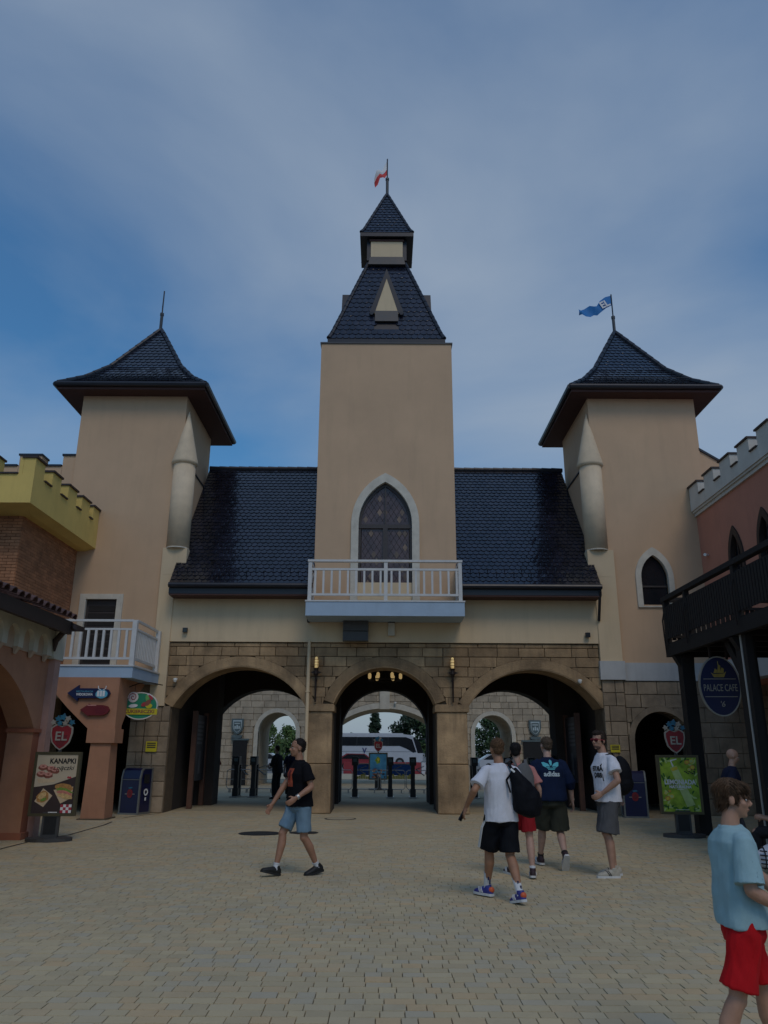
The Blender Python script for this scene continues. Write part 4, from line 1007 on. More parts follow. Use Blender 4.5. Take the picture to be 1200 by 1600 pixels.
for i, (x, y, h, r, lab) in enumerate(((-14.6, 100, 5.0, 2.4, 'light green bushy tree, left one seen through the left outer arch'), (-12.4, 104, 4.5, 2.2, 'light green bushy tree, right one seen through the left outer arch'))):
    tree(x, y, h, r, lab, 'leaf_light', 'round', 4200, .02, 20 + i)
tree(13.6, 100, 6.0, 2.4, 'green tree seen through the right outer arch', 'leaf', 'round', 4200, .06, 31)
# ================================================================== signs, lamps, bins, totems, turnstiles
M('totem_grey', (0.055, 0.055, 0.055), 0.5, 0.1, 5); M('totem_frame', (0.10, 0.085, 0.045), 0.45, 0.1, 5, metal=0.4)
M('crest_red', (0.22, 0.010, 0.016), 0.45, 0.15, 4); M('crest_dark', (0.14, 0.01, 0.015), 0.5, 0.1); M('crest_silver', (0.36, 0.33, 0.28), 0.4, 0.1, metal=0.3); M('crown_blue', (0.02, 0.13, 0.21), 0.45, 0.2, 8)
M('poster_cream', (0.50, 0.42, 0.30), 0.6, 0.08, 2); M('poster_brown', (0.035, 0.02, 0.018), 0.6, 0.15, 4); M('print_black', (0.008, 0.008, 0.009), 0.6, 0.0)
M('bun', (0.42, 0.21, 0.06), 0.6, 0.3, 30); M('bun_light', (0.60, 0.40, 0.17), 0.6, 0.3, 30); M('ham', (0.55, 0.20, 0.14), 0.6, 0.25, 30); M('lettuce', (0.16, 0.27, 0.04), 0.6, 0.35, 40); M('paper', (0.58, 0.44, 0.28), 0.7, 0.12, 10)
M('donut_brown', (0.22, 0.07, 0.045), 0.5, 0.3, 30); M('donut_pink', (0.55, 0.25, 0.20), 0.5, 0.2, 30); M('cherry', (0.4, 0.03, 0.05), 0.5, 0.1); M('print_white', (0.72, 0.72, 0.70), 0.6, 0.03)
M('lime', (0.14, 0.28, 0.012), 0.55, 0.45, 3.5, col2=(0.30, 0.42, 0.03)); M('lime_pale', (0.45, 0.55, 0.20), 0.5, 0.15, 8); M('lime_dark', (0.03, 0.12, 0.012), 0.55, 0.4, 12); M('lemon', (0.62, 0.48, 0.04), 0.5, 0.15, 15); M('orange', (0.50, 0.20, 0.05), 0.5, 0.3, 12)
def crest(t, x, y, z, s, off):
    """red shield with silver rim, EL letters, blue leafy crown; faces -Y"""
    sh = lambda w, h: [(x + px * s, z + pz * s) for px, pz in [(-w, h * .62), (-.55 * w, h * .85), (0, h * .70), (.55 * w, h * .85), (w, h * .62), (1.02 * w, .05), (.82 * w, -h * .45), (.4 * w, -h * .8), (0, -h), (-.4 * w, -h * .8), (-.82 * w, -h * .45), (-1.02 * w, .05)]]
    c_ = B(off).extr([sh(.20, .26)], XZ, y, y + .05).build('crest', 'crest_silver', t)
    B(off).extr([sh(.175, .232)], XZ, y - .006, y - .001).build('field', 'crest_red', c_)
    B(off).extr([[(x - .12 * s, z + .02 * s), (x + .12 * s, z + .02 * s), (x + .05 * s, z - .18 * s), (x - .06 * s, z - .18 * s)]], XZ, y - .009, y - .007).build('field', 'crest_dark', c_)
    text('letters', 'EL', .23 * s, 'crest_silver', Vector((x, y - .014, z - .01 * s)) - Vector(off), c_, bold=.004 * s)
    for i, (dx, dz, r_) in enumerate(((-.17, .25, .06), (-.09, .32, .065), (0, .35, .075), (.09, .32, .065), (.17, .25, .06), (-.05, .24, .06), (.05, .24, .06))):
        B(off).extr([[(x + dx * s + r_ * s * (1.0 if k % 2 else .55) * math.cos(k * math.pi / 5 + i), z + dz * s + r_ * s * (1.0 if k % 2 else .55) * math.sin(k * math.pi / 5 + i)) for k in range(10)]], XZ, y - .012 - .002 * i, y + .04).build('crown_leaf', 'crown_blue' if i % 3 else 'crest_silver', c_)
def totem(x, y, rz, label, art, w=.38, back='poster_cream'):
    t = thing('poster_stand', label, 'sign', (x, y, 0), R(rz), group='freestanding poster stands'); z0, z1 = .47, 1.53
    B().extr([ellipse2(0, 0, .42, .28, 20)], XY, 0, .06).build('base', 'totem_grey', t)
    B().box(-.15, .15, -.05, .05, .06, .50).build('stem', 'totem_grey', t)
    B().box(-.11, .11, -.056, -.051, .12, .42).build('stem_panel', 'black_plastic', t)
    B().extr([rect(-w - .04, w + .04, z0 - .04, z1 + .04), rect(-w + .01, w - .01, z0 + .01, z1 - .01)], XZ, -.06, .06).build('frame', 'totem_frame', t)
    p = B().box(-w + .005, w - .005, -.048, .05, z0 + .005, z1 - .005).build('poster', back, t)
    art(t, p, w, z0, z1); crest(t, 0, -.03, 1.86, 1.0, (0, 0, 0)); B().box(-.03, .03, -.01, .03, 1.55, 1.65).build('crest_arm', 'totem_grey', t)
    return t
def flat(p, pts, mat, lay, name='print'): return B().extr([pts], XZ, -.0485 - .0012 * lay, -.0482).build(name, mat, p)
def blob(cx, cz, rx, rz, n=18, wob=.1, seed=0, rot=0):
    q = random.Random(seed); o = []
    for i in range(n):
        a = 6.283 * i / n; k = 1 + q.uniform(-wob, wob); u, v = rx * k * math.cos(a), rz * k * math.sin(a)
        o.append((cx + u * math.cos(rot) - v * math.sin(rot), cz + u * math.sin(rot) + v * math.cos(rot)))
    return o
def art_food(t, p, w, z0, z1):
    flat(p, [(-w + .01, z0 + .01), (w - .01, z0 + .01), (w - .01, z0 + .66), (-.02, z0 + .52), (-w + .01, z0 + .47)], 'poster_brown', 1, 'dark_panel')
    text('headline', 'KANAPKI', .125, 'print_black', (.10, -.0515, z1 - .13), p, width=.47, bold=.004, ext=.001)
    text('headline', 'i pączki', .115, 'print_black', (.12, -.0515, z1 - .25), p, width=.38, shear=.25, ext=.001)
    for i, (x, z) in enumerate(((-.25, z1 - .24), (-.10, z1 - .27), (-.27, z1 - .36), (-.14, z1 - .38), (-.03, z1 - .30))):
        flat(p, blob(x, z, .085, .055, seed=i), 'donut_brown', 2, 'donut'); flat(p, blob(x, z + .02, .07, .035, seed=i + 9), 'donut_pink', 3, 'icing'); flat(p, blob(x, z + .022, .025, .012, seed=i + 19), 'donut_brown', 4, 'hole')
    flat(p, [(-.33, z1 - .44), (.02, z1 - .46), (-.02, z1 - .50), (-.30, z1 - .52)], 'paper', 2, 'tray_paper')
    for dx in (.23, .265): flat(p, blob(dx, z1 - .395 - dx * .1, .02, .02), 'cherry', 2, 'cherry')
    flat(p, [(-.33, z0 + .22), (-.16, z0 + .12), (-.02, z0 + .32), (-.20, z0 + .45)], 'paper', 3, 'wrapper'); flat(p, blob(-.19, z0 + .30, .12, .10, seed=31, rot=.6), 'bun', 4, 'sandwich'); flat(p, blob(-.20, z0 + .32, .08, .05, seed=33, rot=.6), 'bun_light', 5, 'sandwich'); flat(p, blob(-.17, z0 + .25, .06, .025, seed=34, rot=.4), 'lettuce', 6, 'salad')
    flat(p, [(-.01, z0 + .42), (.14, z0 + .18), (.33, z0 + .28), (.34, z0 + .48)], 'paper', 3, 'wrapper'); flat(p, blob(.18, z0 + .46, .17, .07, seed=41, rot=-.15), 'bun', 4, 'sandwich'); flat(p, blob(.18, z0 + .41, .17, .04, seed=42, rot=-.2, wob=.25), 'lettuce', 5, 'salad'); flat(p, blob(.19, z0 + .37, .15, .035, seed=43, rot=-.2, wob=.2), 'ham', 6, 'ham'); flat(p, blob(.21, z0 + .31, .14, .045, seed=44, rot=-.25), 'bun_light', 7, 'sandwich')
    for i in range(4):
        for j in range(3):
            if (i + j) % 2 == 0: flat(p, rect(.15 + i * .05, .20 + i * .05, z0 + .015 + j * .05, z0 + .065 + j * .05), 'cherry', 4, 'napkin_square')
            else: flat(p, rect(.15 + i * .05, .20 + i * .05, z0 + .015 + j * .05, z0 + .065 + j * .05), 'print_white', 4, 'napkin_square')
    flat(p, rect(-.06, .10, z0 + .02, z0 + .035), 'print_white', 4, 'caption')
totem(-6.16, 15.35, 6, 'poster stand advertising sandwiches and doughnuts beside the salmon building', art_food)
def art_lemon(t, p, w, z0, z1):
    q = random.Random(4)
    for i in range(60):
        x = q.choice((-1, 1)) * q.uniform(.2, .36); z = q.uniform(z0 + .02, z1 - .02)
        if q.random() < .5: x = q.uniform(-.36, .36); z = q.choice((q.uniform(z0 + .02, z0 + .14), q.uniform(z1 - .1, z1 - .02)))
        flat(p, blob(x, z, .045, .018, 8, .15, i, q.uniform(0, 3)), q.choice(('lime_dark', 'lime_pale', 'lime_dark')), 1 + i % 3, 'leaf')
    flat(p, [(-.17, z1 - .20), (-.03, z1 - .17), (.26, z0 + .14), (.10, z0 + .10)], 'lime_pale', 5, 'bottle'); flat(p, [(-.16, z1 - .22), (-.03, z1 - .18), (-.01, z1 - .24), (-.13, z1 - .28)], 'lemon', 6, 'drink')
    flat(p, [(-.12, z1 - .19), (-.09, z1 - .18), (-.13, z1 - .08), (-.02, z1 - .05), (-.02, z1 - .03), (-.155, z1 - .06)], 'print_white', 6, 'straw')
    for i, (x, z, r_) in enumerate(((.18, z1 - .10, .05), (.27, z1 - .08, .05), (.28, z1 - .20, .05), (.21, z1 - .24, .035), (-.27, z0 + .26, .05), (-.19, z0 + .30, .05), (-.22, z0 + .40, .03), (-.30, z0 + .36, .035))):
        flat(p, blob(x, z, r_, r_ * .9, 14, .05, i), 'lemon' if i % 2 else 'orange', 7, 'fruit'); flat(p, blob(x, z, r_ * .7, r_ * .6, 10, .1, i), 'lime_pale' if i % 2 else 'lemon', 8, 'fruit_flesh')
    for i in range(7): flat(p, blob(.12 + .03 * i, z1 - .28 - .02 * (i % 3), .018, .012, 6, .2, i), 'poster_brown', 8, 'seed')
    text('headline', 'LEMONIADA', .125, 'print_white', (0, -.061, z0 + .57), p, width=.62, bold=.004, ext=.001)
    text('headline', 'NATURALNA', .075, 'print_white', (.0, -.061, z0 + .48), p, width=.44, bold=.003, ext=.001)
    flat(p, rect(-.06, .06, z0 + .43, z0 + .44), 'print_white', 8, 'caption'); flat(p, rect(-.13, .13, z0 + .045, z0 + .052), 'print_white', 8, 'caption')
totem(6.06, 16.62, -4, 'bright green lemonade poster stand beside the timber terrace', art_lemon, back='lime')
M('poster_sky', (0.03, 0.17, 0.36), 0.5, 0.3, 2, col2=(0.08, 0.30, 0.45))
def art_map(t, p, w, z0, z1):
    flat(p, blob(-.02, z1 - .28, .12, .14, 14, .25, 3), 'lime', 2, 'island'); flat(p, blob(.0, z1 - .26, .05, .06, 10, .25, 5), 'lemon', 3, 'island')
    q = random.Random(8)
    for i in range(30): flat(p, blob(q.uniform(-.3, .3), q.uniform(z0 + .05, z0 + .4), .05, .035, 8, .3, i), q.choice(('poster_cream', 'donut_brown', 'orange', 'poster_brown')), 2 + i % 4, 'print')
totem(-.20, 36.0, 0, 'blue map poster stand behind the turnstiles in the middle arch', art_map, back='poster_sky')

# litter bins
M('bin_blue', (0.004, 0.006, 0.048), 0.35, 0.15, 3, coat=0.2); M('bin_trim', (0.22, 0.22, 0.20), 0.45, 0.1, 6, metal=0.5)
def litter_bin(x, y, rz, label):
    t = thing('litter_bin', label, 'bin', (x, y, 0), R(rz), group='blue litter bins')
    pr = [(-.25, .04), (.25, .04), (.25, .90), (.20, 1.10), (.12, 1.15), (-.25, 1.15)]
    B().extr([[(-a, b_) for a, b_ in pr]], YZ, -.29, .29).build('body', 'bin_blue', t)
    for s_ in (-1, 1):
        B().extr([[(-a * 1.06, b_ * 1.012) for a, b_ in pr], [(-a * .88, b_ * .97 + .015) for a, b_ in pr]], YZ, s_ * .29 - .02, s_ * .29 + .02).build('edge_frame', 'bin_trim', t)
    B().box(-.27, .27, -.262, -.251, .86, .872).build('lid_seam', 'bin_trim', t)
    B().extr([blob(0, .52, .085, .11, 16, .04)], XZ, -.262, -.251).build('emblem', 'crest_red', t); B().extr([blob(0, .52, .05, .065, 12, .02)], XZ, -.267, -.2625).build('emblem', 'crest_dark', t)
    B().extr([[(-.15, .50), (.15, .50), (.15, .515), (-.15, .515)]], XZ, -.2615, -.2512).build('emblem_line', 'crest_silver', t); B().extr([blob(0, .66, .06, .022, 9, .3)], XZ, -.2615, -.2512).build('emblem_crown', 'crown_blue', t)
    B().box(.311, .316, -.12, .12, .78, 1.0).build('opening', 'print_black', t)
    B().extr([blob(.0, .55, .09, .09, 14, .03), blob(0, .55, .05, .05, 14, .03)], YZ, .311, .316).build('print', 'print_white', t); B().box(.311, .316, -.03, .03, .34, .42).build('print', 'print_white', t)
    B().box(-.31, .31, -.28, .28, 0, .04).build('foot', 'bin_trim', t)
litter_bin(-6.58, 21.8, -20, 'blue litter bin with red emblem by the left stone pier'); litter_bin(6.62, 21.55, -8, 'blue litter bin partly hidden behind the standing man on the right')

# wall torches
for x, lab in ((-1.895, 'iron wall torch with lit amber lamp left of the middle arch'), (1.965, 'iron wall torch with lit amber lamp right of the middle arch')):
    t = thing('wall_torch', lab, 'lamp', (x, FY - .1, 2.95), group='lit wall torches'); O = t.location; y = FY - .12
    B(O).tube([(x, y, 2.93), (x, y, 3.75)], [.022, .03], 8).build('shaft', 'iron', t)
    B(O).lathe((x, y, 0), [(.03, 3.62), (.07, 3.70), (.055, 3.80), (.075, 3.86)], 10).build('cup', 'iron', t)
    B(O).extr([[(x - .16, 3.74), (x - .05, 3.70), (x + .05, 3.70), (x + .16, 3.74), (x + .05, 3.78), (x - .05, 3.78)]], XZ, y - .02, y + .02).build('cross_arm', 'iron', t)
    B(O).box(x - .03, x + .03, y, FY - .01, 3.5, 3.56).build('wall_arm', 'iron', t)
    g_ = B(O); g_.smooth = True; g_.lathe((x, y, 0), [(.05, 3.86), (.062, 3.92), (.062, 4.10), (.04, 4.17)], 12); g_.build('glass', 'lamp_glow', t)
    for z in (3.94, 4.02, 4.10): B(O).tube([(x + .068 * math.cos(a), y + .068 * math.sin(a), z) for a in [i * math.pi / 6 for i in range(13)]], .007, 4).build('cage_ring', 'iron', t)
    for i in range(4): B(O).tube([(x + .07 * math.cos(i * 1.571 + .78), y + .07 * math.sin(i * 1.571 + .78), 3.84), (x + .068 * math.cos(i * 1.571 + .78), y + .068 * math.sin(i * 1.571 + .78), 4.14), (x, y, 4.2)], .007, 4).build('cage_bar', 'iron', t)
# chandelier in the middle arch
t = thing('chandelier', 'dark iron chandelier with small lit lamps hanging inside the middle arch', 'chandelier', (.06, 24.0, 3.6)); O = t.location
B(O).tube([(.06 + .5 * math.cos(i * math.pi / 12), 24 + .5 * math.sin(i * math.pi / 12), 3.70) for i in range(25)], .02, 6).build('ring', 'iron', t)
B(O).tube([(.06, 24, 3.7), (.06, 24, 4.34)], .012, 6).build('chain', 'iron', t)
for a in (200, 245, 295, 340, 60, 120):
    x, y = .06 + .5 * math.cos(R(a)), 24 + .5 * math.sin(R(a))
    B(O).tube([(x, y, 3.71), (.06, 24, 4.1)], .008, 5).build('spoke', 'iron', t)
    l_ = B(O).lathe((x, y, 0), [(.03, 3.72), (.05, 3.76), (.05, 3.86), (.02, 3.9)], 10).build('lamp', 'lamp_glow', t)

# small wall fittings
for x, z, lab in ((-5.69, 4.91, 'small square black floodlight on the cream wall above the left arch'), (5.86, 4.83, 'small square black floodlight on the cream wall above the right arch')):
    t = thing('floodlight', lab, 'light', (x, FY - .1, z), group='floodlights on the cream wall')
    B().box(-.065, .065, -.08, .0, -.065, .065).build('housing', 'black_plastic', t); B().box(-.05, .05, -.083, -.0805, -.05, .05).build('lens', 'dark_glass', t); B().box(-.02, .02, 0, .045, -.02, .02).build('bracket', 'black_plastic', t)
t = thing('loudspeaker', 'dark grey double loudspeaker box under the central balcony', 'speaker', (-.79, 21.95, 4.6))
for z0, z1 in ((0.0, .26), (.28, .56)):
    B().box(-.36, .36, -.16, .10, z0, z1).build('cabinet', 'grey_box', t); B().box(-.335, .335, -.168, -.161, z0 + .02, z1 - .02).build('grille', 'totem_grey', t)
B().box(-.05, .05, .10, .2, .1, .45).build('bracket', 'dark_metal', t)
t = thing('wall_lamp', 'small pale box lamp on the cream wall under the central balcony', 'lamp', (.23, FY - .05, 4.78)); B().box(-.095, .095, -.14, 0, 0, .36).build('housing', 'pale_stone', t); B().box(-.10, .10, -.15, .0, .36, .40).build('cap', 'dark_metal', t)
def dome_cam(x, y, z, d, lab):
    t = thing('security_camera', lab, 'camera', (x, y, z), group='white security cameras')
    B().lathe((0, 0, 0), [(.06, 0), (.06, .05), (.04, .06)], 12).build('mount', 'lamp_white', t); B().ell((0, 0, -.01), (.05, .05, .05), 10, 7).build('dome', 'lamp_white', t); B().box(-.03, .03, 0, .12, .02, .05).build('arm', 'lamp_white', t)
dome_cam(-5.86, FY - .12, 3.5, 0, 'white dome camera on the stone above the left arch'); dome_cam(5.55, FY - .12, 3.52, 0, 'white dome camera on the stone above the right arch')
t = thing('security_camera', 'white bullet camera on the pink wall', 'camera', (9.40, 21.7, 7.12), group='white security cameras')
B().tube([(.0, 0, 0), (-.10, -.12, -.02)], .045, 10).build('body', 'lamp_white', t); B().box(-.02, .06, -.02, .02, -.02, .02).build('bracket', 'lamp_white', t)
dome_cam(.62, 39.85, 3.95, 0, 'white camera box beside the keystone of the outer gateway')

# hanging and wall signs
M('sign_blue', (0.005, 0.009, 0.055), 0.45, 0.1, 4); M('sign_red', (0.15, 0.012, 0.014), 0.5, 0.15, 4); M('sign_green', (0.02, 0.23, 0.12), 0.45, 0.1, 4); M('sign_yellow', (0.60, 0.50, 0.02), 0.5, 0.06, 4); M('candy_red', (0.4, 0.04, 0.05), 0.5, 0.1); M('candy_white', (0.7, 0.66, 0.6), 0.5, 0.05); M('candy_green', (0.15, 0.4, 0.1), 0.5, 0.1); M('candy_brown', (0.25, 0.08, 0.05), 0.5, 0.2); M('cyan', (0.10, 0.38, 0.50), 0.5, 0.1)
t = thing('arrow_sign', 'blue arrow sign with white lettering on the salmon spandrel', 'sign', (-7.43, 19.9, 2.98)); O = t.location
B().extr([[(-.54, 0), (-.26, .20), (-.26, .12), (.34, .12), (.48, .09), (.54, 0), (.48, -.09), (.34, -.12), (-.26, -.12), (-.26, -.20)]], XZ, -.03, .045).build('board', 'sign_blue', t)
text('lettering', 'RESTAURACJA', .055, 'cyan', (-.10, -.034, .04), t, width=.42, ext=.002); text('lettering', 'WIDOKOWA', .085, 'print_white', (-.10, -.034, -.035), t, width=.42, bold=.002, ext=.002)
B().extr([blob(.33, -.02, .15, .11, 18, .04)], XZ, -.038, -.031).build('badge', 'cyan', t)
for dx in (-.09, -.02, .05): B().box(.33 + dx - .02, .33 + dx + .035, -.044, -.0385, -.08, .06).build('castle', 'print_white', t)
for s_ in (-1, 1): B().tube([(.33 + s_ * .03, -.036, .08), (.33 + s_ * .09, -.036, .11), (.33 + s_ * .10, -.036, .18)], .012, 5).build('horn', 'print_white', t)
t = thing('arrow_sign', 'dark red rounded arrow sign below the blue one', 'sign', (-7.22, 19.9, 2.57))
B().extr([[(-.38, 0), (-.16, .15), (-.13, .12), (.18, .12), (.30, .09), (.36, 0), (.30, -.09), (.18, -.13), (-.13, -.13), (-.16, -.15)]], XZ, -.03, .045).build('board', 'sign_red', t); B().extr([blob(.14, 0, .14, .09, 16, .03)], XZ, -.036, -.031).build('badge', 'crest_dark', t); B().box(-.2, .02, -.036, -.031, .1, .125).build('highlight', 'donut_pink', t)
t = thing('sweet_shop_sign', 'green oval sweet shop sign with lollipop hanging from an iron arm', 'sign', (-6.36, 20.75, 2.7))
B().extr([ellipse2(0, .02, .44, .33, 28)], XZ, -.03, .03).build('board', 'sign_green', t)
B().extr([ellipse2(0, .02, .46, .35, 28), ellipse2(0, .02, .435, .325, 28)], XZ, -.036, .036).build('rim', 'candy_white', t)
B().extr([rect(-.46, .46, -.20, -.05)], XZ, -.05, -.032).build('ribbon', 'sign_yellow', t); text('lettering', 'CUKIERECZKI', .12, 'candy_brown', (0, -.054, -.125), t, width=.78, bold=.003, ext=.002)
B().extr([blob(-.20, .24, .135, .135, 20, 0)], XZ, -.045, -.031).build('lollipop', 'candy_white', t)
sp_ = [(-.20 + (.01 + .0125 * i * .8) * math.cos(i * .9), -.047, .24 + (.01 + .0125 * i * .8) * math.sin(i * .9)) for i in range(12)]; B().tube(sp_, .010, 4).build('lollipop_swirl', 'candy_red', t)
for (x, z, rx, rz, m_, a) in ((-.18, .02, .12, .045, 'print_white', .1), (-.15, .02, .06, .04, 'cyan', .1), (.20, .10, .10, .06, 'candy_brown', .9), (.18, .20, .05, .11, 'candy_green', .3), (.10, .06, .08, .05, 'candy_red', .5), (.23, .02, .09, .06, 'sign_yellow', 0), (.26, .24, .09, .035, 'candy_red', -.8), (.22, .30, .06, .03, 'print_white', -.5)):
    B().extr([blob(x, z, rx, rz, 14, .04, 3, a)], XZ, -.046 - .001 * rx * 10, -.031).build('sweet', m_, t)
for dx in (-.18, .2): B().tube([(dx, 0, .30), (dx, 0, .56)], .006, 5).build('hanger', 'iron', t)
B().tube([(-.35, 0, .5), (-.1, 0, .6), (.2, 0, .62), (.45, 0.3, .58)], .014, 6).build('arm', 'iron', t)
t = thing('oval_sign', 'dark blue oval cafe sign with golden ship hanging under the terrace', 'sign', (6.63, 15.45, 2.87), R(-4))
B().extr([ellipse2(0, 0, .385, .565, 36)], XZ, -.03, .03).build('board', 'sign_blue', t); B().extr([ellipse2(0, 0, .40, .58, 36), ellipse2(0, 0, .375, .555, 36)], XZ, -.036, .036).build('rim', 'crest_silver', t)
M('gold', (0.42, 0.30, 0.07), 0.4, 0.2, 8, metal=0.4)
sh = B().extr([[(-.15, .26), (-.10, .17), (.09, .17), (.14, .28), (.09, .24), (-.10, .23)]], XZ, -.045, -.031).build('ship', 'gold', t)
for dx, h in ((-.07, .34), (0, .42), (.06, .36)): B().extr([[(dx - .035, .25), (dx + .03, .25), (dx + .04, h - .03), (dx, h)]], XZ, -.05, -.046).build('sail', 'gold', sh)
B().tube([(0, -.04, .40), (0, -.04, .48)], .006, 4).build('mast', 'gold', sh)
for z in (.13, -.21): B().box(-.31, .31, -.04, -.031, z, z + .012).build('line', 'crest_silver', t)
text('lettering', 'PALACE CAFE', .19, 'crest_silver', (0, -.036, -.04), t, width=.64, ext=.003); text('lettering', "'6", .15, 'crest_silver', (0, -.036, -.35), t, ext=.003, shear=.2)
for dx in (-.12, .2): B().box(dx - .02, dx + .02, -.02, .02, .52, .80).build('hanger', 'iron', t)
for (x, z, w, h, lab) in ((-6.37, 1.71, .15, .135, 'yellow notice plate on the left stone pier'), (6.40, 1.72, .13, .10, 'yellow notice plate on the right stone pier behind the standing man')):
    t = thing('notice_plate', lab, 'sign', (x, FY - .09, z), group='yellow notice plates'); B().box(-w, w, -.012, .01, -h, h).build('plate', 'sign_yellow', t)
    for zz in (.5, .1, -.3): B().box(-w * .8, w * .8, -.014, -.0125, zz * h, zz * h + h * .28).build('print', 'totem_frame', t)

# turnstiles, barriers and boards in the passage
def turnstile(x, y, lab, kind=0):
    t = thing('turnstile', lab, 'turnstile', (x, y, 0), group='black turnstiles in the gate')
    B().box(-.14, .14, -.45, .45, 0, .03).build('base_plate', 'steel', t)
    B().box(-.10, .10, -.16, .16, .03, .30).build('foot', 'black_plastic', t)
    B().box(-.075, .075, -.12, .12, .30, 1.12).build('column', 'black_plastic', t)
    B().box(-.12, .12, -.26, .20, 1.12, 1.42).build('head', 'black_plastic', t)
    B().box(-.07, .07, -.268, -.261, 1.24, 1.36).build('reader', 'shield_grey', t)
    for a in (90, 210, 330): B().tube([(.12, 0, .98), (.12 + .30, .16 * math.cos(R(a)), .98 + .22 * math.sin(R(a)) - .1)], .018, 6).build('arm', 'steel', t)
    if kind: B().box(-.10, .10, .35, .55, .03, 1.15).build('rear_column', 'black_plastic', t)
for i, (x, k, lab) in enumerate(((-5.42, 1, 'leftmost black turnstile in the left passage'), (-4.78, 1, 'black turnstile in the middle of the left passage'), (-3.95, 1, 'black turnstile on the right of the left passage'), (-1.02, 0, 'black turnstile at the left of the middle arch'), (.28, 0, 'black turnstile in the centre of the middle arch'), (1.12, 0, 'black turnstile at the right of the middle arch'), (3.4, 1, 'black turnstile at the left of the right passage'), (4.6, 1, 'black turnstile behind the walkers in the right passage'), (5.5, 1, 'rightmost black turnstile in the right passage'))):
    turnstile(x, 30.1, lab, k)
def hoop(x, y, w, lab):
    t = thing('crowd_barrier', lab, 'barrier', (x, y, 0), group='low tubular crowd barriers')
    pts = [(-w, 0, .85), (-w, 0, .22), (-w + .07, 0, .14), (w - .07, 0, .14), (w, 0, .22), (w, 0, .80), (w - .07, 0, .88), (-w + .07, 0, .88), (-w, 0, .80)]
    B().tube(pts, .016, 6).build('hoop', 'steel', t); B().tube([(-w, 0, .5), (w, 0, .5)], .01, 5).build('bar', 'steel', t)
    for s_ in (-.7, .7): B().box(s_ * w - .02, s_ * w + .02, -.2, .2, 0, .14).build('foot', 'steel', t)
for i, (x, lab) in enumerate(((-5.9, 'leftmost crowd barrier in the left passage'), (-4.9, 'second crowd barrier in the left passage'), (-3.9, 'third crowd barrier in the left passage'), (-1.75, 'crowd barrier at the left edge of the middle arch'), (-.68, 'crowd barrier left of the map poster'), (.42, 'crowd barrier right of the map poster'), (1.4, 'crowd barrier at the right edge of the middle arch'))): hoop(x, 33.4, .5 if abs(x - 1.4) > .1 else .42, lab)
M('board_brown', (0.11, 0.05, 0.03), 0.7, 0.2, 4, 0.1, 30); M('board_navy', (0.022, 0.026, 0.04), 0.5, 0.2, 3); M('board_print', (0.09, 0.10, 0.12), 0.5, 0.2, 6)
for s_, lab in ((-1, 'tall dark information board on brown posts inside the left arch'), (1, 'tall dark information board on brown posts inside the right arch')):
    x = s_ * 5.72 + .1; t = thing('information_board', lab, 'sign', (x, 24.6, 0), group='tall information boards'); 
    for y in (-.75, .75): B().box(-.07, .07, y - .07, y + .07, 0, 2.75).build('post', 'board_brown', t)
    B().box(-.03, .03, -.68, .68, .75, 2.65).build('panel', 'board_navy', t)
    q = random.Random(5)
    for k in range(6): B().box(-s_ * .034 - .003, -s_ * .034 + .003, -.5, .5 - q.uniform(0, .3), 2.4 - k * .12, 2.47 - k * .12).build('print', 'board_print', t)
    B().box(-s_ * .034 - .003, -s_ * .034 + .003, -.12, .12, .95, 1.6).build('print', 'board_print', t)
# manholes
for (x, y, r_, lab) in ((-2.50, 16.9, .43, 'larger dark manhole cover behind the walking man'), (-1.62, 17.1, .30, 'dark manhole cover right of the larger one, behind the walking man'), (-1.05, 20.6, .40, 'faint manhole cover at the foot of the middle arch')):
    t = thing('manhole_cover', lab, 'manhole', (x, y, 0), group='manhole covers'); B().extr([ellipse2(0, 0, r_, r_, 32)], XY, -.01, .006).build('frame', 'manhole' if r_ != .40 else 'plaza_bed', t); B().extr([ellipse2(0, 0, r_ * .86, r_ * .86, 32)], XY, .0065, .009).build('lid', 'manhole' if r_ < .39 or r_ > .41 else 'pavement', t)
# plinth kerbs along the building feet
for pts, lab in (([(-6.45, 12.2), (-6.45, 15.6), (-6.2, 16.4), (-6.25, 18.6), (-6.35, 19.4)], 0), ([(-6.45, 20.6), (-6.2, 21.4), (-5.95, 22.0)], 0)):
    b = B()
    for p, q in zip(pts, pts[1:]):
        d = (Vector((*q, 0)) - Vector((*p, 0))); n_ = Vector((-d.y, d.x, 0)).normalized() * .022
        P0, P1 = Vector((*p, 0)), Vector((*q, 0)); b.add([P0 - n_ + Vector((0, 0, .0045)), P1 - n_ + Vector((0, 0, .0045)), P1 + n_ + Vector((0, 0, .0045)), P0 + n_ + Vector((0, 0, .0045))], [(0, 1, 2, 3)])
    tag(b.build('drain_slot', 'print_black'), kind='structure')
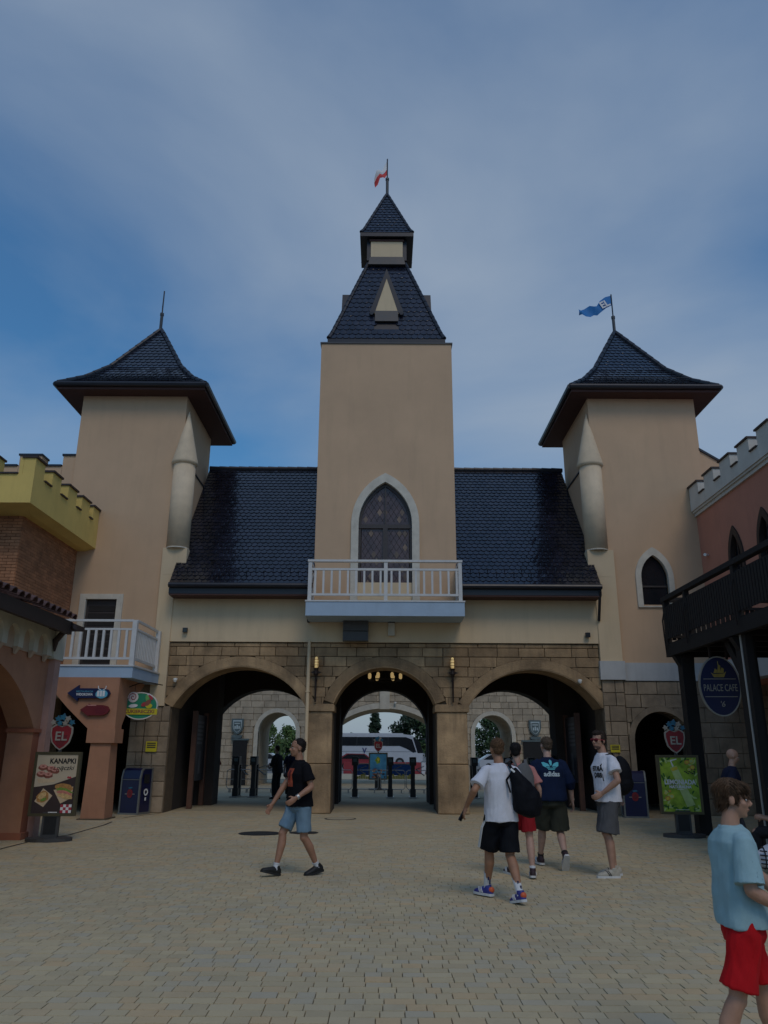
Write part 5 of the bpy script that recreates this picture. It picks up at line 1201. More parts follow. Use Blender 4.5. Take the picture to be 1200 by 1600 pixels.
# ================================================================== people
def V(*a): return Vector(a)
def rzm(d): return Matrix.Rotation(R(d), 3, 'Z')
def solid(bb, name, mat, parent, vox=.008, smooth=3, dec=.4, wr=0.0, wf=9.0, ws=(1, 1, .6), seed=0):
    """union of the closed shapes in bb as one continuous skin"""
    me = bb.mesh(name, mat); ob = bpy.data.objects.new('tmp', me)
    m = ob.modifiers.new('r', 'REMESH'); m.mode = 'VOXEL'; m.voxel_size = vox; m.use_smooth_shade = True
    if smooth: m = ob.modifiers.new('s', 'SMOOTH'); m.factor = .5; m.iterations = smooth
    if dec < 1: m = ob.modifiers.new('d', 'DECIMATE'); m.ratio = dec
    nm = baked(ob); nm.name = name; bpy.data.meshes.remove(me)
    nm.materials.clear(); nm.materials.append(MATS[mat] if isinstance(mat, str) else mat)
    if wr > 0:
        off = Vector((seed * 3.1, seed * 1.7, seed))
        ns = [v.normal.copy() for v in nm.vertices]
        for v, n_ in zip(nm.vertices, ns):
            q = Vector((v.co.x * ws[0], v.co.y * ws[1], v.co.z * ws[2])) * wf + off
            f = noise.noise(q) + .5 * noise.noise(q * 2.3)
            v.co += n_ * wr * f
    for p in nm.polygons: p.use_smooth = True
    return link(name, nm, parent)
def ik(a, b, l1, l2, hint):
    d = b - a; L = min(d.length, (l1 + l2) * .999); d = d.normalized()
    x = (l1 * l1 - l2 * l2 + L * L) / (2 * L); h = math.sqrt(max(0, l1 * l1 - x * x))
    n_ = hint - d * hint.dot(d); n_ = n_.normalized() if n_.length > 1e-5 else Vector((0, 0, 1))
    return a + d * x + n_ * h
def skin_mat(col): return M('skin_%d_%d' % (int(col[0] * 1000), int(col[1] * 1000)), col, .55, .12, 14, .05, 120)
def fabric(name, col, rough=.9, var=.08): return M(name, col, rough, var, 9, .25, 260, spec=.15)
def rings(bb, rg, seg=22, ex=2.4):
    """horizontal superelliptic rings (center, rx, ry, yaw)"""
    vs = []; fs = []; n_ = len(rg)
    for c, a, b_, yw in rg:
        m = rzm(yw)
        for k in range(seg):
            t = 2 * math.pi * k / seg; ct, st = math.cos(t), math.sin(t)
            p = Vector((a * math.copysign(abs(ct) ** (2 / ex), ct), b_ * math.copysign(abs(st) ** (2 / ex), st), 0))
            vs.append(c + m @ p)
    for i in range(n_ - 1):
        for k in range(seg): fs.append((i * seg + k, i * seg + (k + 1) % seg, (i + 1) * seg + (k + 1) % seg, (i + 1) * seg + k))
    fs.append(tuple(reversed(range(seg)))); fs.append(tuple((n_ - 1) * seg + k for k in range(seg)))
    bb.add(vs, fs)
class SB(B):
    """B with a uniform scale applied on build"""
    def __init__(s, sc): super().__init__(); s.sc = sc
    def mesh(s, name, mats): s.v = [p * s.sc for p in s.v]; return super().mesh(name, mats)

def person(label, loc, rz, h=1.75, skin=(.40, .235, .15), hair=('short', (.03, .02, .014)), shirt=None, shorts=None, shoes=None, socks=None,
           feet=None, hands=None, pel=(0, 0, .935), lean=.02, cyaw=0, hyaw=0, hpitch=0, vox=.0065, female=False, curl=.35, group=None, sidel=0, girth=1.0):
    s = h / 1.75; P = thing('person', label, 'person', loc, R(rz), group)
    N = lambda: SB(s)
    pel = V(*pel); feet = feet or {}; hands = hands or {}
    dz = pel.z - .935; pyaw = cyaw * -.25
    chest = V(pel.x + sidel, pel.y + lean, 1.30 + dz); neck = V(pel.x + sidel * 1.3, pel.y + lean * 1.6 + .0, 1.47 + dz)
    cm = rzm(cyaw); G = girth
    hd = neck + V(0, .035, .165); hm = Matrix.Rotation(R(hyaw), 3, 'Z') @ Matrix.Rotation(R(hpitch), 3, 'X')
    mid = lambda t: pel.lerp(chest, t)
    # ---- joints
    J = {}
    for sd_, sx in (('L', -1), ('R', 1)):
        f = feet.get(sd_, (sx * .10, 0.0, .085, sx * -8, 0)); an = V(f[0], f[1], f[2]); hip = pel + rzm(pyaw) @ V(sx * .09, 0, -.01)
        kn = ik(hip, an, .43, .42, (rzm(f[3]) @ V(0, 1, 0)) * 1.0 + V(sx * .08, 0, 0)); J[sd_] = dict(hip=hip, knee=kn, ankle=an, fyaw=f[3], fpitch=f[4])
        sh = V(chest.x, chest.y, 1.405 + dz) + cm @ V(sx * .180 * (G * .5 + .5), -.012, 0)
        w = hands.get(sd_, (sx * .27, .05, .87)); wr = V(w[0], w[1], w[2]); hint = V(*(w[3:6] if len(w) >= 6 else (sx * .35, -1, -.1)))
        el = ik(sh, wr, .29, .255, hint); J[sd_].update(sh=sh, el=el, wr=wr, hw=w)
    # ---- body
    b = N()
    body = [(pel + V(0, 0, -.12), .10, .085, pyaw), (pel + V(0, 0, -.06), .155 * G, .112 * G, pyaw), (pel + V(0, -.005, .02), .165 * G, .118 * G, pyaw), (mid(.35), .145 * G, .102 * G, cyaw * .3), (mid(.62), .148 * G, .105 * G, cyaw * .6), (chest + V(0, .004, 0), .165 * G, .115 * G, cyaw), (chest + V(0, -.002, .08), .155, .092, cyaw), (V(chest.x, chest.y, 1.425 + dz), .112, .064, cyaw), (neck + V(0, 0, -.01), .060, .056, cyaw)]
    rings(b, body)
    b.tube([neck + V(0, -.004, -.03), neck + V(0, .008, .05), hd + V(0, -.01, -.06)], [.060, .054, .052], 14)
    H = lambda x, y, z: hd + hm @ V(x, y, z)
    b.ell(H(0, -.012, .03), (.075, .098, .088), 20, 14, hm); b.ell(H(0, .028, -.035), (.060, .062, .082), 16, 12, hm); b.ell(H(0, .033, -.074), (.047, .05, .042), 14, 9, hm)
    b.ell(H(0, .066, -.096), (.022, .019, .017), 10, 7, hm); b.tube([H(0, .082, .012), H(0, .098, -.012), H(0, .112, -.030)], [.008, .010, .013], 8); b.ell(H(0, .100, -.035), (.017, .013, .009), 10, 6, hm)
    b.ell(H(0, .074, .020), (.048, .017, .012), 12, 6, hm); b.ell(H(0, .084, -.064), (.023, .011, .011), 10, 6, hm)
    for sx in (-1, 1):
        b.ell(H(sx * .034, .058, -.028), (.026, .026, .026), 10, 7, hm); b.ell(H(sx * .076, -.008, -.010), (.009, .021, .032), 10, 7, hm)
    for sd_, sx in (('L', -1), ('R', 1)):
        j = J[sd_]; u = j['el'] - j['sh']
        b.tube([j['sh'] + cm @ V(-sx * .03, 0, .008), j['sh'] + u * .08, j['sh'] + u * .4, j['el'] - u * .06, j['el']], [.034, .045, .045, .040, .039], 12)
        fa = j['wr'] - j['el']; b.tube([j['el'] - fa * .03, j['el'] + fa * .22, j['el'] + fa * .6, j['wr']], [.039, .043, .034, .026], 12)
        b.ell(j['el'], (.038, .038, .038), 10, 7)
        # hand
        hdv = fa.normalized(); hw = j['hw']
        if len(hw) >= 9: hdv = V(*hw[6:9]).normalized()
        pn = V(-sx, 0, 0) if abs(hdv.x) < .8 else V(0, 0, -1); pn = (pn - hdv * pn.dot(hdv)).normalized(); lat = hdv.cross(pn)
        if lat.y < 0: lat = -lat
        rot = Matrix((lat, pn, hdv)).transposed(); w0 = j['wr']
        b.ell(w0 + hdv * .052, (.040, .017, .058), 12, 9, rot); b.tube([w0 - hdv * .02, w0 + hdv * .03], [(.026, .02), (.034, .017)], 10, side=lat)
        cu = curl
        for k, (o, L) in enumerate(((.031, .070), (.0105, .080), (-.0105, .074), (-.031, .058))):
            p0 = w0 + hdv * .088 + lat * o; d1 = (hdv + pn * cu * .9).normalized(); d2 = (hdv * (1 - cu) + pn * cu * 2.1).normalized(); d3 = (hdv * (.6 - cu) + pn * cu * 2.6).normalized()
            p1 = p0 + d1 * L * .45; p2 = p1 + d2 * L * .32; p3 = p2 + d3 * L * .25
            b.tube([p0 - hdv * .02, p0, p1, p2, p3], [.009, .0092, .0086, .008, .0065], 7)
        t0 = w0 + hdv * .03 + lat * .030; t1 = t0 + (hdv * .6 + lat * .75 + pn * .4).normalized() * .035; t2 = t1 + (hdv * .9 + lat * .25 + pn * .6).normalized() * .030
        b.tube([t0 - lat * .012, t0, t1, t2], [.013, .0125, .011, .009], 7)
        # leg
        th = j['knee'] - j['hip']; sk = j['ankle'] - j['knee']; fw = rzm(j['fyaw']) @ V(0, 1, 0)
        b.tube([j['hip'] + V(0, 0, .04), j['hip'] + th * .12, j['hip'] + th * .5, j['knee'] - th * .05], [.078 * G, .086 * G, .070 * G, .053], 14)
        b.ell(j['knee'] + V(0, .004, 0), (.051, .053, .056), 12, 8)
        back = -fw * .018
        b.tube([j['knee'] - sk * .02, j['knee'] + sk * .12 + back * .6, j['knee'] + sk * .32 + back, j['knee'] + sk * .6 + back * .5, j['knee'] + sk * .88, j['ankle'] + sk * .04], [.050, .054, .057, .046, .034, .034], 14)
        fm = rzm(j['fyaw']) @ Matrix.Rotation(R(j['fpitch']), 3, 'X'); j['fm'] = fm
        b.tube([j['ankle'] + fm @ V(0, -.03, -.03), j['ankle'] + fm @ V(0, .06, -.045), j['ankle'] + fm @ V(0, .13, -.06)], [.030, .030, .022], 10)
    solid(b, 'body', skin_mat(skin), P, vox, 2, .35)
    # ---- face details
    M('eye_dark', (.02, .015, .012), .2, .0); M('eye_white', (.55, .52, .48), .3, .0); lipm = M('lip_%d' % int(skin[0] * 1000), (skin[0] * .85, skin[1] * .6, skin[2] * .6), .5, .1)
    brow = M('brow_%d' % int(hair[1][0] * 1000), tuple(c * .9 for c in hair[1]), .8, .1)
    for sx in (-1, 1):
        ey = N().ell(H(sx * .031, .078, -.002), (.013, .008, .0075), 10, 7, hm).build('eye', 'eye_white', P); N().ell(H(sx * .031, .0845, -.002), (.006, .003, .006), 8, 6, hm).build('iris', 'eye_dark', ey)
        N().tube([H(sx * .016, .0925, .020), H(sx * .032, .0905, .0245), H(sx * .048, .076, .019)], [.003, .0042, .0028], 6).build('eyebrow', brow, P)
    N().ell(H(0, .0935, -.0635), (.021, .0035, .0055), 10, 6, hm).build('lips', lipm, P)
    # ---- hair
    kind, hc = hair
    hmat = M('hair_%d_%d' % (int(hc[0] * 1000), int(hc[1] * 1000)), hc, .75, .35, 60, .2, 160, spec=.2)
    if kind != 'bald':
        b = N()
        if kind == 'fringe':
            b.ell(H(0, -.018, .050), (.083, .102, .078), 20, 14, hm); b.ell(H(0, -.058, -.006), (.068, .055, .062), 16, 10, hm); b.ell(H(0, .052, .070), (.064, .046, .040), 14, 9, hm); b.ell(H(0, .078, .050), (.05, .02, .026), 14, 9, hm)
            for sx in (-1, 1): b.ell(H(sx * .064, -.012, .022), (.016, .046, .042), 12, 8, hm)
        elif kind == 'long':
            b.ell(H(0, -.02, .045), (.088, .106, .088), 20, 14, hm); b.ell(H(0, -.07, -.06), (.082, .05, .13), 16, 12, hm)
        else:
            b.ell(H(0, -.026, .045), (.0795, .096, .080), 20, 14, hm); b.ell(H(0, -.060, -.006), (.064, .052, .058), 16, 10, hm)
            if kind == 'curly': b.ell(H(0, .03, .085), (.062, .06, .042), 14, 9, hm); [b.ell(H(sx * .062, -.01, .02), (.024, .05, .05), 12, 8, hm) for sx in (-1, 1)]
        hob = solid(b, 'hair', hmat, P, max(.005, vox * .8), 1, .6, .007 if kind == 'curly' else .003, 55 if kind == 'curly' else 40, (1, 1, 1), 3)
        if kind in ('fringe', 'short', 'curly'):
            q = random.Random(11); tf = N(); nt = 1800 if kind == 'fringe' else 300; ln = .046 if kind == 'fringe' else .014
            vv = hob.data.vertices; cc = hd * s
            for i in range(nt):
                v = vv[q.randrange(len(vv))]; p = v.co / s; n_ = v.normal
                lo = hm.inverted() @ (p - hd)
                if lo.z < -.05 and lo.y > -.03: continue
                if kind == 'fringe': d = (hm @ V(q.gauss(0, .25), .55 if lo.y > -.02 else -.35, -.75)) ; d = (d - n_ * d.dot(n_) * .8).normalized()
                else: d = (n_ * .7 + hm @ V(q.gauss(0, .4), q.gauss(.2, .3), q.gauss(0, .3))).normalized()
                w = n_.cross(d).normalized() * (.0026 if kind == 'fringe' else .004); e = p + d * ln * q.uniform(.6, 1.3) + n_ * .003
                tf.add([p - w - n_ * .002, p + w - n_ * .002, p + n_ * .004, e], [(0, 1, 3), (1, 2, 3), (2, 0, 3), (0, 2, 1)])
            tag(tf.build('hair_tufts', hmat, hob), kind='stuff')
    # ---- shoes and socks
    for sd_ in 'LR':
        j = J[sd_]; fm = j['fm']; F = lambda x, y, z: j['ankle'] + fm @ V(x, y, z - .085)
        if shoes:
            prof = [(-.082, .045, .020, .030), (-.06, .05, .036, .046), (-.02, .056, .040, .054), (.03, .054, .042, .046), (.08, .045, .046, .036), (.13, .038, .047, .029), (.17, .032, .040, .023), (.195, .028, .024, .014)]
            b = N(); vs = []; seg = 14
            for y, zc, rx, rz_ in prof:
                for k in range(seg):
                    t = 2 * math.pi * k / seg; vs.append(F(rx * math.cos(t), y, max(.012, zc + rz_ * math.sin(t) - (.012 if math.sin(t) < 0 else 0))))
            fs = [(i * seg + k, i * seg + (k + 1) % seg, (i + 1) * seg + (k + 1) % seg, (i + 1) * seg + k) for i in range(len(prof) - 1) for k in range(seg)]
            fs += [tuple(reversed(range(seg))), tuple((len(prof) - 1) * seg + k for k in range(seg))]
            b.add(vs, fs); b.tube([F(0, -.012, .08), F(0, -.014, .115)], [.043, .041], 14)
            sho = solid(b, 'shoe', shoes[0], P, max(.005, vox * .8), 2, .5)
            out = [(-.036, -.07), (-.022, -.088), (.022, -.088), (.036, -.07), (.042, 0), (.050, .10), (.047, .16), (.030, .198), (0, .208), (-.030, .198), (-.047, .16), (-.050, .10), (-.042, 0)]
            so = N(); so.extr([out], lambda u, v, w: F(u, v, w), -.002, .024); so.build('sole', shoes[1], sho)
            if len(shoes) > 2:
                for sx in (-1, 1):
                    for k in range(3 if len(shoes) == 3 else 2):
                        y = .03 + k * .022; st = N(); st.tube([F(sx * .046, y, .028), F(sx * .044, y + .02, .06), F(sx * .03, y + .035, .082)], .0055, 5); st.build('stripe', shoes[2], sho)
        if socks:
            b = N(); sk = j['knee'] - j['ankle']; u = sk.normalized(); b.tube([j['ankle'] - u * .03, j['ankle'] + u * .04, j['ankle'] + u * socks[1] * .7, j['ankle'] + u * socks[1]], [.040, .039, .043, .046], 12); b.build('sock', socks[0], P)
    out = dict(P=P, J=J, H=H, hm=hm, s=s, chest=chest, neck=neck, pel=pel, cm=cm)
    # ---- shorts / trousers
    if shorts:
        mat, frac, loose = shorts[:3]; b = N(); L = shorts[3] if len(shorts) > 3 else 0
        rings(b, [(pel + V(0, 0, -.13), .13 * G, .11, pyaw), (pel + V(0, 0, -.09), .172 * G, .130 * G, pyaw), (pel + V(0, -.004, -.01), .176 * G, .130 * G, pyaw), (pel + V(0, 0, .06), .146 * G, .102 * G, pyaw)])
        for sd_, sx in (('L', -1), ('R', 1)):
            j = J[sd_]; th = j['knee'] - j['hip']; sk = j['ankle'] - j['knee']; r = .090 * G
            if frac <= 1: pts = [j['hip'] + V(0, 0, .03), j['hip'] + th * .15, j['hip'] + th * frac * .6, j['hip'] + th * frac]; rd = [r, r + .016, r + loose * .7, r + loose]
            else: pts = [j['hip'] + V(0, 0, .03), j['hip'] + th * .15, j['hip'] + th * .9, j['knee'] + sk * .1, j['knee'] + sk * .5, j['knee'] + sk * (frac - 1)]; rd = [r, r + .014, r - .008, r - .012, r - .012 + loose, r - .012 + loose]
            b.tube(pts, rd, 16)
        out['shorts'] = solid(b, 'shorts' if frac <= 1 else 'trousers', mat, P, vox * 1.1, 1, .4, .013, 12, (1, 1, .5), 5)
    # ---- shirt
    if shirt:
        mat, hem, slv, loose = shirt[:4]; b = N(); l_ = loose; hz = hem - .935
        def rg(t): return pel.lerp(chest, max(0, min(1, t)))
        bot = V(pel.x, pel.y, pel.z + hz)
        R_ = [(bot, .178 * G + l_, .134 * G + l_, pyaw), (bot + V(0, 0, .05), .176 * G + l_, .132 * G + l_, pyaw), (mid(.35), .166 * G + l_, .122 * G + l_, cyaw * .3), (mid(.65), .168 * G + l_ * .8, .124 * G + l_ * .8, cyaw * .6), (chest + V(0, .004, 0), .180 * G + l_ * .6, .130 * G + l_ * .6, cyaw), (chest + V(0, -.002, .08), .184, .118, cyaw), (V(chest.x, chest.y, 1.440 + dz), .140, .092, cyaw), (neck + V(0, -.002, -.012), .084, .076, cyaw), (neck + V(0, -.002, .006), .072, .068, cyaw)]
        rings(b, R_)
        for sd_, sx in (('L', -1), ('R', 1)):
            j = J[sd_]; u = j['el'] - j['sh']; fa = j['wr'] - j['el']
            if slv <= 1: pts = [j['sh'] + cm @ V(-sx * .05, 0, .008), j['sh'] + u * .06, j['sh'] + u * slv * .6, j['sh'] + u * slv]; rd = [.046, .060, .064 + l_ * .6, .070 + l_ * .9]
            else: pts = [j['sh'] + cm @ V(-sx * .05, 0, .008), j['sh'] + u * .06, j['sh'] + u * .6, j['el'], j['el'] + fa * (slv - 1) * .7, j['el'] + fa * (slv - 1)]; rd = [.048, .062, .066 + l_ * .5, .066 + l_ * .5, .060, .050]
            b.tube(pts, rd, 16)
        out['shirt'] = solid(b, 'shirt', mat, P, vox * 1.1, 1, .4, .012, 9, (1, 1, .62), 2)
    return out
def project(pr, me, origin, xd, zd, nd, name, mat, parent, off=.004):
    """lays a flat mesh (x,y in its own plane) onto a garment, from outside along nd"""
    g_ = pr.data; bv = BVHTree.FromPolygons([v.co for v in g_.vertices], [p.vertices[:] for p in g_.polygons])
    bm = bmesh.new(); bm.from_mesh(me); bmesh.ops.triangulate(bm, faces=bm.faces)
    bmesh.ops.subdivide_edges(bm, edges=[e for e in bm.edges if e.calc_length() > .04], cuts=2, use_grid_fill=True)
    bm.to_mesh(me); bm.free()
    for v in me.vertices:
        p = Vector(origin) + Vector(xd) * v.co.x + Vector(zd) * v.co.y - Vector(nd) * .5
        hit = bv.ray_cast(p, Vector(nd), 1.0)
        q = hit[0] if hit[0] is not None else p + Vector(nd) * .38
        v.co = q - Vector(nd) * (off + v.co.z)
    me.materials.clear(); me.materials.append(MATS[mat]); return link(name, me, parent)
def flat_mesh(loops):
    q = B(); q.extr(loops, XY, 0, .001); return q.mesh('print', 'print_white')
def grid_mesh(x0, x1, z0, z1, n=6, m=6):
    q = B(); q.add([(x0 + (x1 - x0) * i / n, z0 + (z1 - z0) * j / m, 0) for j in range(m + 1) for i in range(n + 1)], [(j * (n + 1) + i, j * (n + 1) + i + 1, (j + 1) * (n + 1) + i + 1, (j + 1) * (n + 1) + i) for j in range(m) for i in range(n)]); return q.mesh('print', 'print_white')

fabric('black_cotton', (.006, .006, .008)); fabric('denim', (.17, .26, .33)); fabric('white_cotton', (.66, .66, .70)); fabric('black_sport', (.006, .007, .010), .7); fabric('pink_cotton', (.46, .20, .18)); fabric('red_sport', (.30, .015, .02), .7); fabric('navy_fleece', (.008, .016, .045)); fabric('olive_canvas', (.040, .044, .034)); fabric('grey_canvas', (.085, .085, .088)); fabric('aqua_cotton', (.30, .45, .475)); fabric('red_jersey', (.50, .008, .012), .75); fabric('bag_black', (.005, .0055, .008), .7); fabric('grey_cotton', (.12, .12, .12)); fabric('dark_red', (.17, .03, .03)); fabric('charcoal', (.02, .02, .022)); fabric('navy_cotton', (.014, .018, .04)); fabric('grey_trouser', (.09, .09, .10))
M('shoe_black', (.008, .008, .008), .6, .1, 20); M('sole_black', (.012, .012, .012), .7, .1); M('sole_white', (.60, .60, .58), .6, .1, 20); M('shoe_blue', (.03, .035, .22), .5, .3, 20); M('shoe_orange', (.6, .10, .03), .5, .1); M('shoe_cream', (.42, .38, .30), .6, .1, 20); M('shoe_dark', (.03, .012, .016), .6, .2, 20); M('sock_white', (.62, .62, .62), .9, .05); M('sock_black', (.02, .02, .02), .9, .05); M('orange_print', (.42, .075, .03), .8, .35, 12); M('teal_print', (.08, .42, .48), .7, .1); M('tan_skin_phone', (.01, .01, .012), .3, 0)

# man walking left in black shirt and denim shorts
p = person('man in black printed t-shirt and denim shorts walking left across the plaza', (-1.14, 11.42, 0), 124, 1.80, (.34, .17, .10), ('short', (.018, .013, .011)), ('black_cotton', .88, .72, .020), ('denim', .84, .004),
           ('shoe_black', 'sole_black'), ('sock_white', .06), feet={'R': (.08, .29, .10, 0, 14), 'L': (-.09, -.23, .105, 0, -10)}, hands={'L': (-.26, .21, .97, -.25, -1, -.1), 'R': (.23, .31, .87)}, pel=(0, .01, .905), cyaw=-8, hyaw=-12, vox=.0075, girth=1.06)
cm = p['cm']; nd = -(cm @ V(0, 1, 0)); s = p['s']
project(p['shirt'], grid_mesh(-.085, .085, -.14, .10), (p['chest'] + V(0, 0, -.03)) * s + cm @ V(-.01, 0, 0), cm @ V(1, 0, 0), V(0, 0, 1), nd, 'shirt_print', 'orange_print', p['shirt'])
project(p['shirt'], flat_mesh([blob(0, -.10, .014, .012, 10, 0)]), (p['chest'] + V(0, 0, -.03)) * s, cm @ V(1, 0, 0), V(0, 0, 1), nd, 'shirt_print', 'donut_pink', p['shirt'], .007)
project(p['shirt'], flat_mesh([[(-.05, .06), (.03, .07), (.02, .0), (.05, -.06), (-.03, -.07), (-.045, 0)]]), (p['chest'] + V(0, 0, -.02)) * s, cm @ V(1, 0, 0), V(0, 0, 1), nd, 'shirt_print', 'crest_dark', p['shirt'], .006)
j = p['J']['L']; u = (j['wr'] - j['el']).normalized()
SB(s).tube([j['wr'] - u * .045, j['wr'] - u * .015], .033, 14).build('wrist_watch', 'sole_white', p['P']); SB(s).tube([j['wr'] - u * .040, j['wr'] - u * .020], .0345, 14).build('watch_face', 'steel', p['P'])

# teenager in white tee seen from behind, holding a phone
p = person('teenager in white t-shirt and black striped shorts walking away, phone in left hand', (1.38, 9.58, 0), 16, 1.79, (.34, .165, .09), ('short', (.10, .055, .028)), ('white_cotton', .85, .78, .020), ('black_sport', .92, .030),
           ('shoe_blue', 'sole_white', 'sole_white'), ('sock_white', .17), feet={'L': (-.07, .30, .10, 22, 0), 'R': (.08, -.24, .11, 6, -12)}, hands={'L': (-.40, .05, .98, -.5, -1, 0, -.35, .3, -1), 'R': (.28, .16, 1.0)}, pel=(0, 0, .905), cyaw=8, hyaw=-6, vox=.0075, lean=-.01, sidel=-.01)
s = p['s']; P = p['P']; j = p['J']['L']
for sx in (-1,):
    hip, kn = p['J']['L']['hip'], p['J']['L']['knee']
    for k in range(3):
        o = V(-.118 - .004, -.02 + .022 * k, 0); pts = [hip + V(-.082, -.02 + .022 * k, -.02), hip.lerp(kn, .35) + o, hip.lerp(kn, .62) + o * 1.02, hip.lerp(kn, .9) + o * 1.04]
        SB(s).tube(pts, .005, 5).build('side_stripe', 'print_white', p['shorts'])
for sd_ in 'LR':
    j2 = p['J'][sd_]; SB(s).ell(j2['ankle'] + j2['fm'] @ V(0, -.068, -.022), (.036, .026, .032), 12, 8).build('heel_tab', 'shoe_orange', P)
    for k in range(2): u = (j2['knee'] - j2['ankle']).normalized(); SB(s).box(-.008, .008, -.05, -.04, 0, .05).build('sock_print', 'sign_blue', P).location = (j2['ankle'] + u * (.07 + .05 * k) + V(.01 - .02 * k, 0, -.03)) * s
w = j['wr'] + V(-.03, .04, -.09)
ph = thing('phone', 'black phone held in the left hand of the teenager in white', 'phone', P.matrix_basis @ (w * s), R(16)); ph.location = Matrix.Rotation(R(16), 4, 'Z') @ (w * s) + Vector((1.38, 9.58, 0)); ph.rotation_euler = (R(25), R(20), R(60))
B().box(-.036, .036, -.005, .005, -.075, .075).build('case', 'tan_skin_phone', ph); B().box(-.032, .032, -.0065, -.0055, -.07, .07).build('screen', 'dark_glass', ph)
def bag_thing(name, label, cat, loc, rz): return thing(name, label, cat, loc, R(rz))
bg_ = bag_thing('sports_bag', 'black sports bag slung over the right shoulder of the teenager in white', 'bag', (1.38, 9.58, 0), 16)
b = B(); b.tube([(.11, -.16, 1.43), (.14, -.17, 1.34), (.19, -.18, 1.22), (.24, -.18, 1.10), (.27, -.17, 1.00), (.27, -.16, .93), (.26, -.15, .89)], [(.03, .03), (.075, .06), (.13, .10), (.175, .125), (.18, .13), (.15, .11), (.05, .04)], 18, side=(1, 0, 0)); solid(b, 'bag_body', 'bag_black', bg_, .01, 2, .5, .014, 9, (1, 1, 1), 4)
b = B(); b.tube([(.10, -.16, 1.40), (.075, -.08, 1.485), (.08, .03, 1.475), (.12, .13, 1.34), (.24, .12, 1.15), (.32, .0, 1.05)], [(.022, .006)] * 6, 8); b.build('strap', 'bag_black', bg_); b = B(); b.tube([(.06, -.19, 1.42), (.16, -.20, 1.34), (.26, -.19, 1.26)], [(.012, .004)] * 3, 6); b.build('strap', 'print_white', bg_); B().tube([(.10, -.17, 1.40), (.02, -.15, 1.30), (.04, -.20, 1.16)], [(.014, .004)] * 3, 6).build('strap', 'bag_black', bg_)

def backpack(label, loc, rz, s, z=1.22, mat='bag_black', d=.13):
    t = thing('backpack', label, 'backpack', loc, R(rz)); b = SB(s)
    b.ell((0, -.20, z), (.15, d, .24), 18, 12); b.ell((0, -.20, z - .10), (.155, d * .95, .15), 18, 10); solid(b, 'pack', mat, t, .01, 2, .5, .008, 10, (1, 1, 1), 6)
    pk = SB(s); pk.ell((0, -.20 - d * .75, z - .10), (.10, .05, .10), 14, 9); pk.build('pocket', mat, t)
    for sx in (-1, 1): SB(s).tube([(sx * .075, -.12, z + .19), (sx * .09, -.05, z + .275), (sx * .105, .05, z + .25), (sx * .115, .135, z + .12), (sx * .13, .12, z - .06), (sx * .15, .0, z - .16), (sx * .13, -.13, z - .16)], [(.022, .006)] * 7, 8, side=(1, 0, 0)).build('strap', mat, t)
    return t
# second teenager
p = person('youth in pink t-shirt and red shorts walking away behind the white-shirted teenager', (1.90, 11.35, 0), 12, 1.74, (.42, .25, .18), ('short', (.012, .010, .010)), ('pink_cotton', .86, .75, .02), ('red_sport', .80, .02),
           ('shoe_dark', 'sole_white', 'sole_white'), ('sock_white', .05), feet={'L': (-.08, .24, .09, 4, 0), 'R': (.08, -.16, .10, -20, -6)}, hands={'R': (.30, .06, .90), 'L': (-.25, .10, .90)}, pel=(0, 0, .925), hyaw=-25, cyaw=-4, vox=.0085)
backpack('slim grey backpack with dark straps on the youth in pink', (1.90, 11.35, 0), 12, p['s'], 1.24, 'grey_cotton', .07)
# hooded walker
p = person('walker in navy sweatshirt with pale blue back print and olive shorts, heading for the gate', (2.50, 12.15, 0), 4, 1.86, (.46, .29, .22), ('short', (.085, .06, .04)), ('navy_fleece', .90, 1.35, .035), ('olive_canvas', .95, .045),
           ('shoe_dark', 'sole_white', 'sole_white'), ('sock_black', .06), feet={'L': (-.10, .34, .10, 6, 0), 'R': (.08, -.26, .19, -4, -52)}, hands={'R': (.31, .02, .86), 'L': (-.28, .14, .90)}, pel=(0, 0, .905), vox=.008, hyaw=6, girth=1.1, lean=.04)
s = p['s']; c0 = (p['chest'] + V(0, 0, .06)) * s; nd = V(0, 1, 0)
for lp in ([(-.13, .05), (-.10, .055), (-.04, .03), (-.015, -.005), (-.03, -.03), (-.07, -.025), (-.115, .0)], [(.13, .05), (.10, .055), (.04, .03), (.015, -.005), (.03, -.03), (.07, -.025), (.115, .0)], [(-.022, .07), (0, .09), (.022, .07), (.016, .02), (0, .0), (-.016, .02)]):
    project(p['shirt'], flat_mesh([lp]), c0, V(1, 0, 0), V(0, 0, 1), nd, 'back_emblem', 'teal_print', p['shirt'])
for k in range(3): project(p['shirt'], flat_mesh([rect(-.075 + .012 * k, .075 - .012 * k, -.018 - .018 * k, -.008 - .018 * k)]), c0, V(1, 0, 0), V(0, 0, 1), nd, 'back_emblem', 'navy_fleece' if k == 0 else 'teal_print', p['shirt'], .007)
project(p['shirt'], text_mesh('adidas', .095, 'teal_print', ext=.0005, bold=.003), c0 + V(0, 0, -.115), V(1, 0, 0), V(0, 0, 1), nd, 'back_lettering', 'shield_pale', p['shirt'])
SB(s).tube([p['J']['R']['wr'] + V(0, 0, .02), p['J']['R']['wr'] + V(0, 0, .035)], .031, 12).build('bracelet', 'shoe_cream', p['P'])
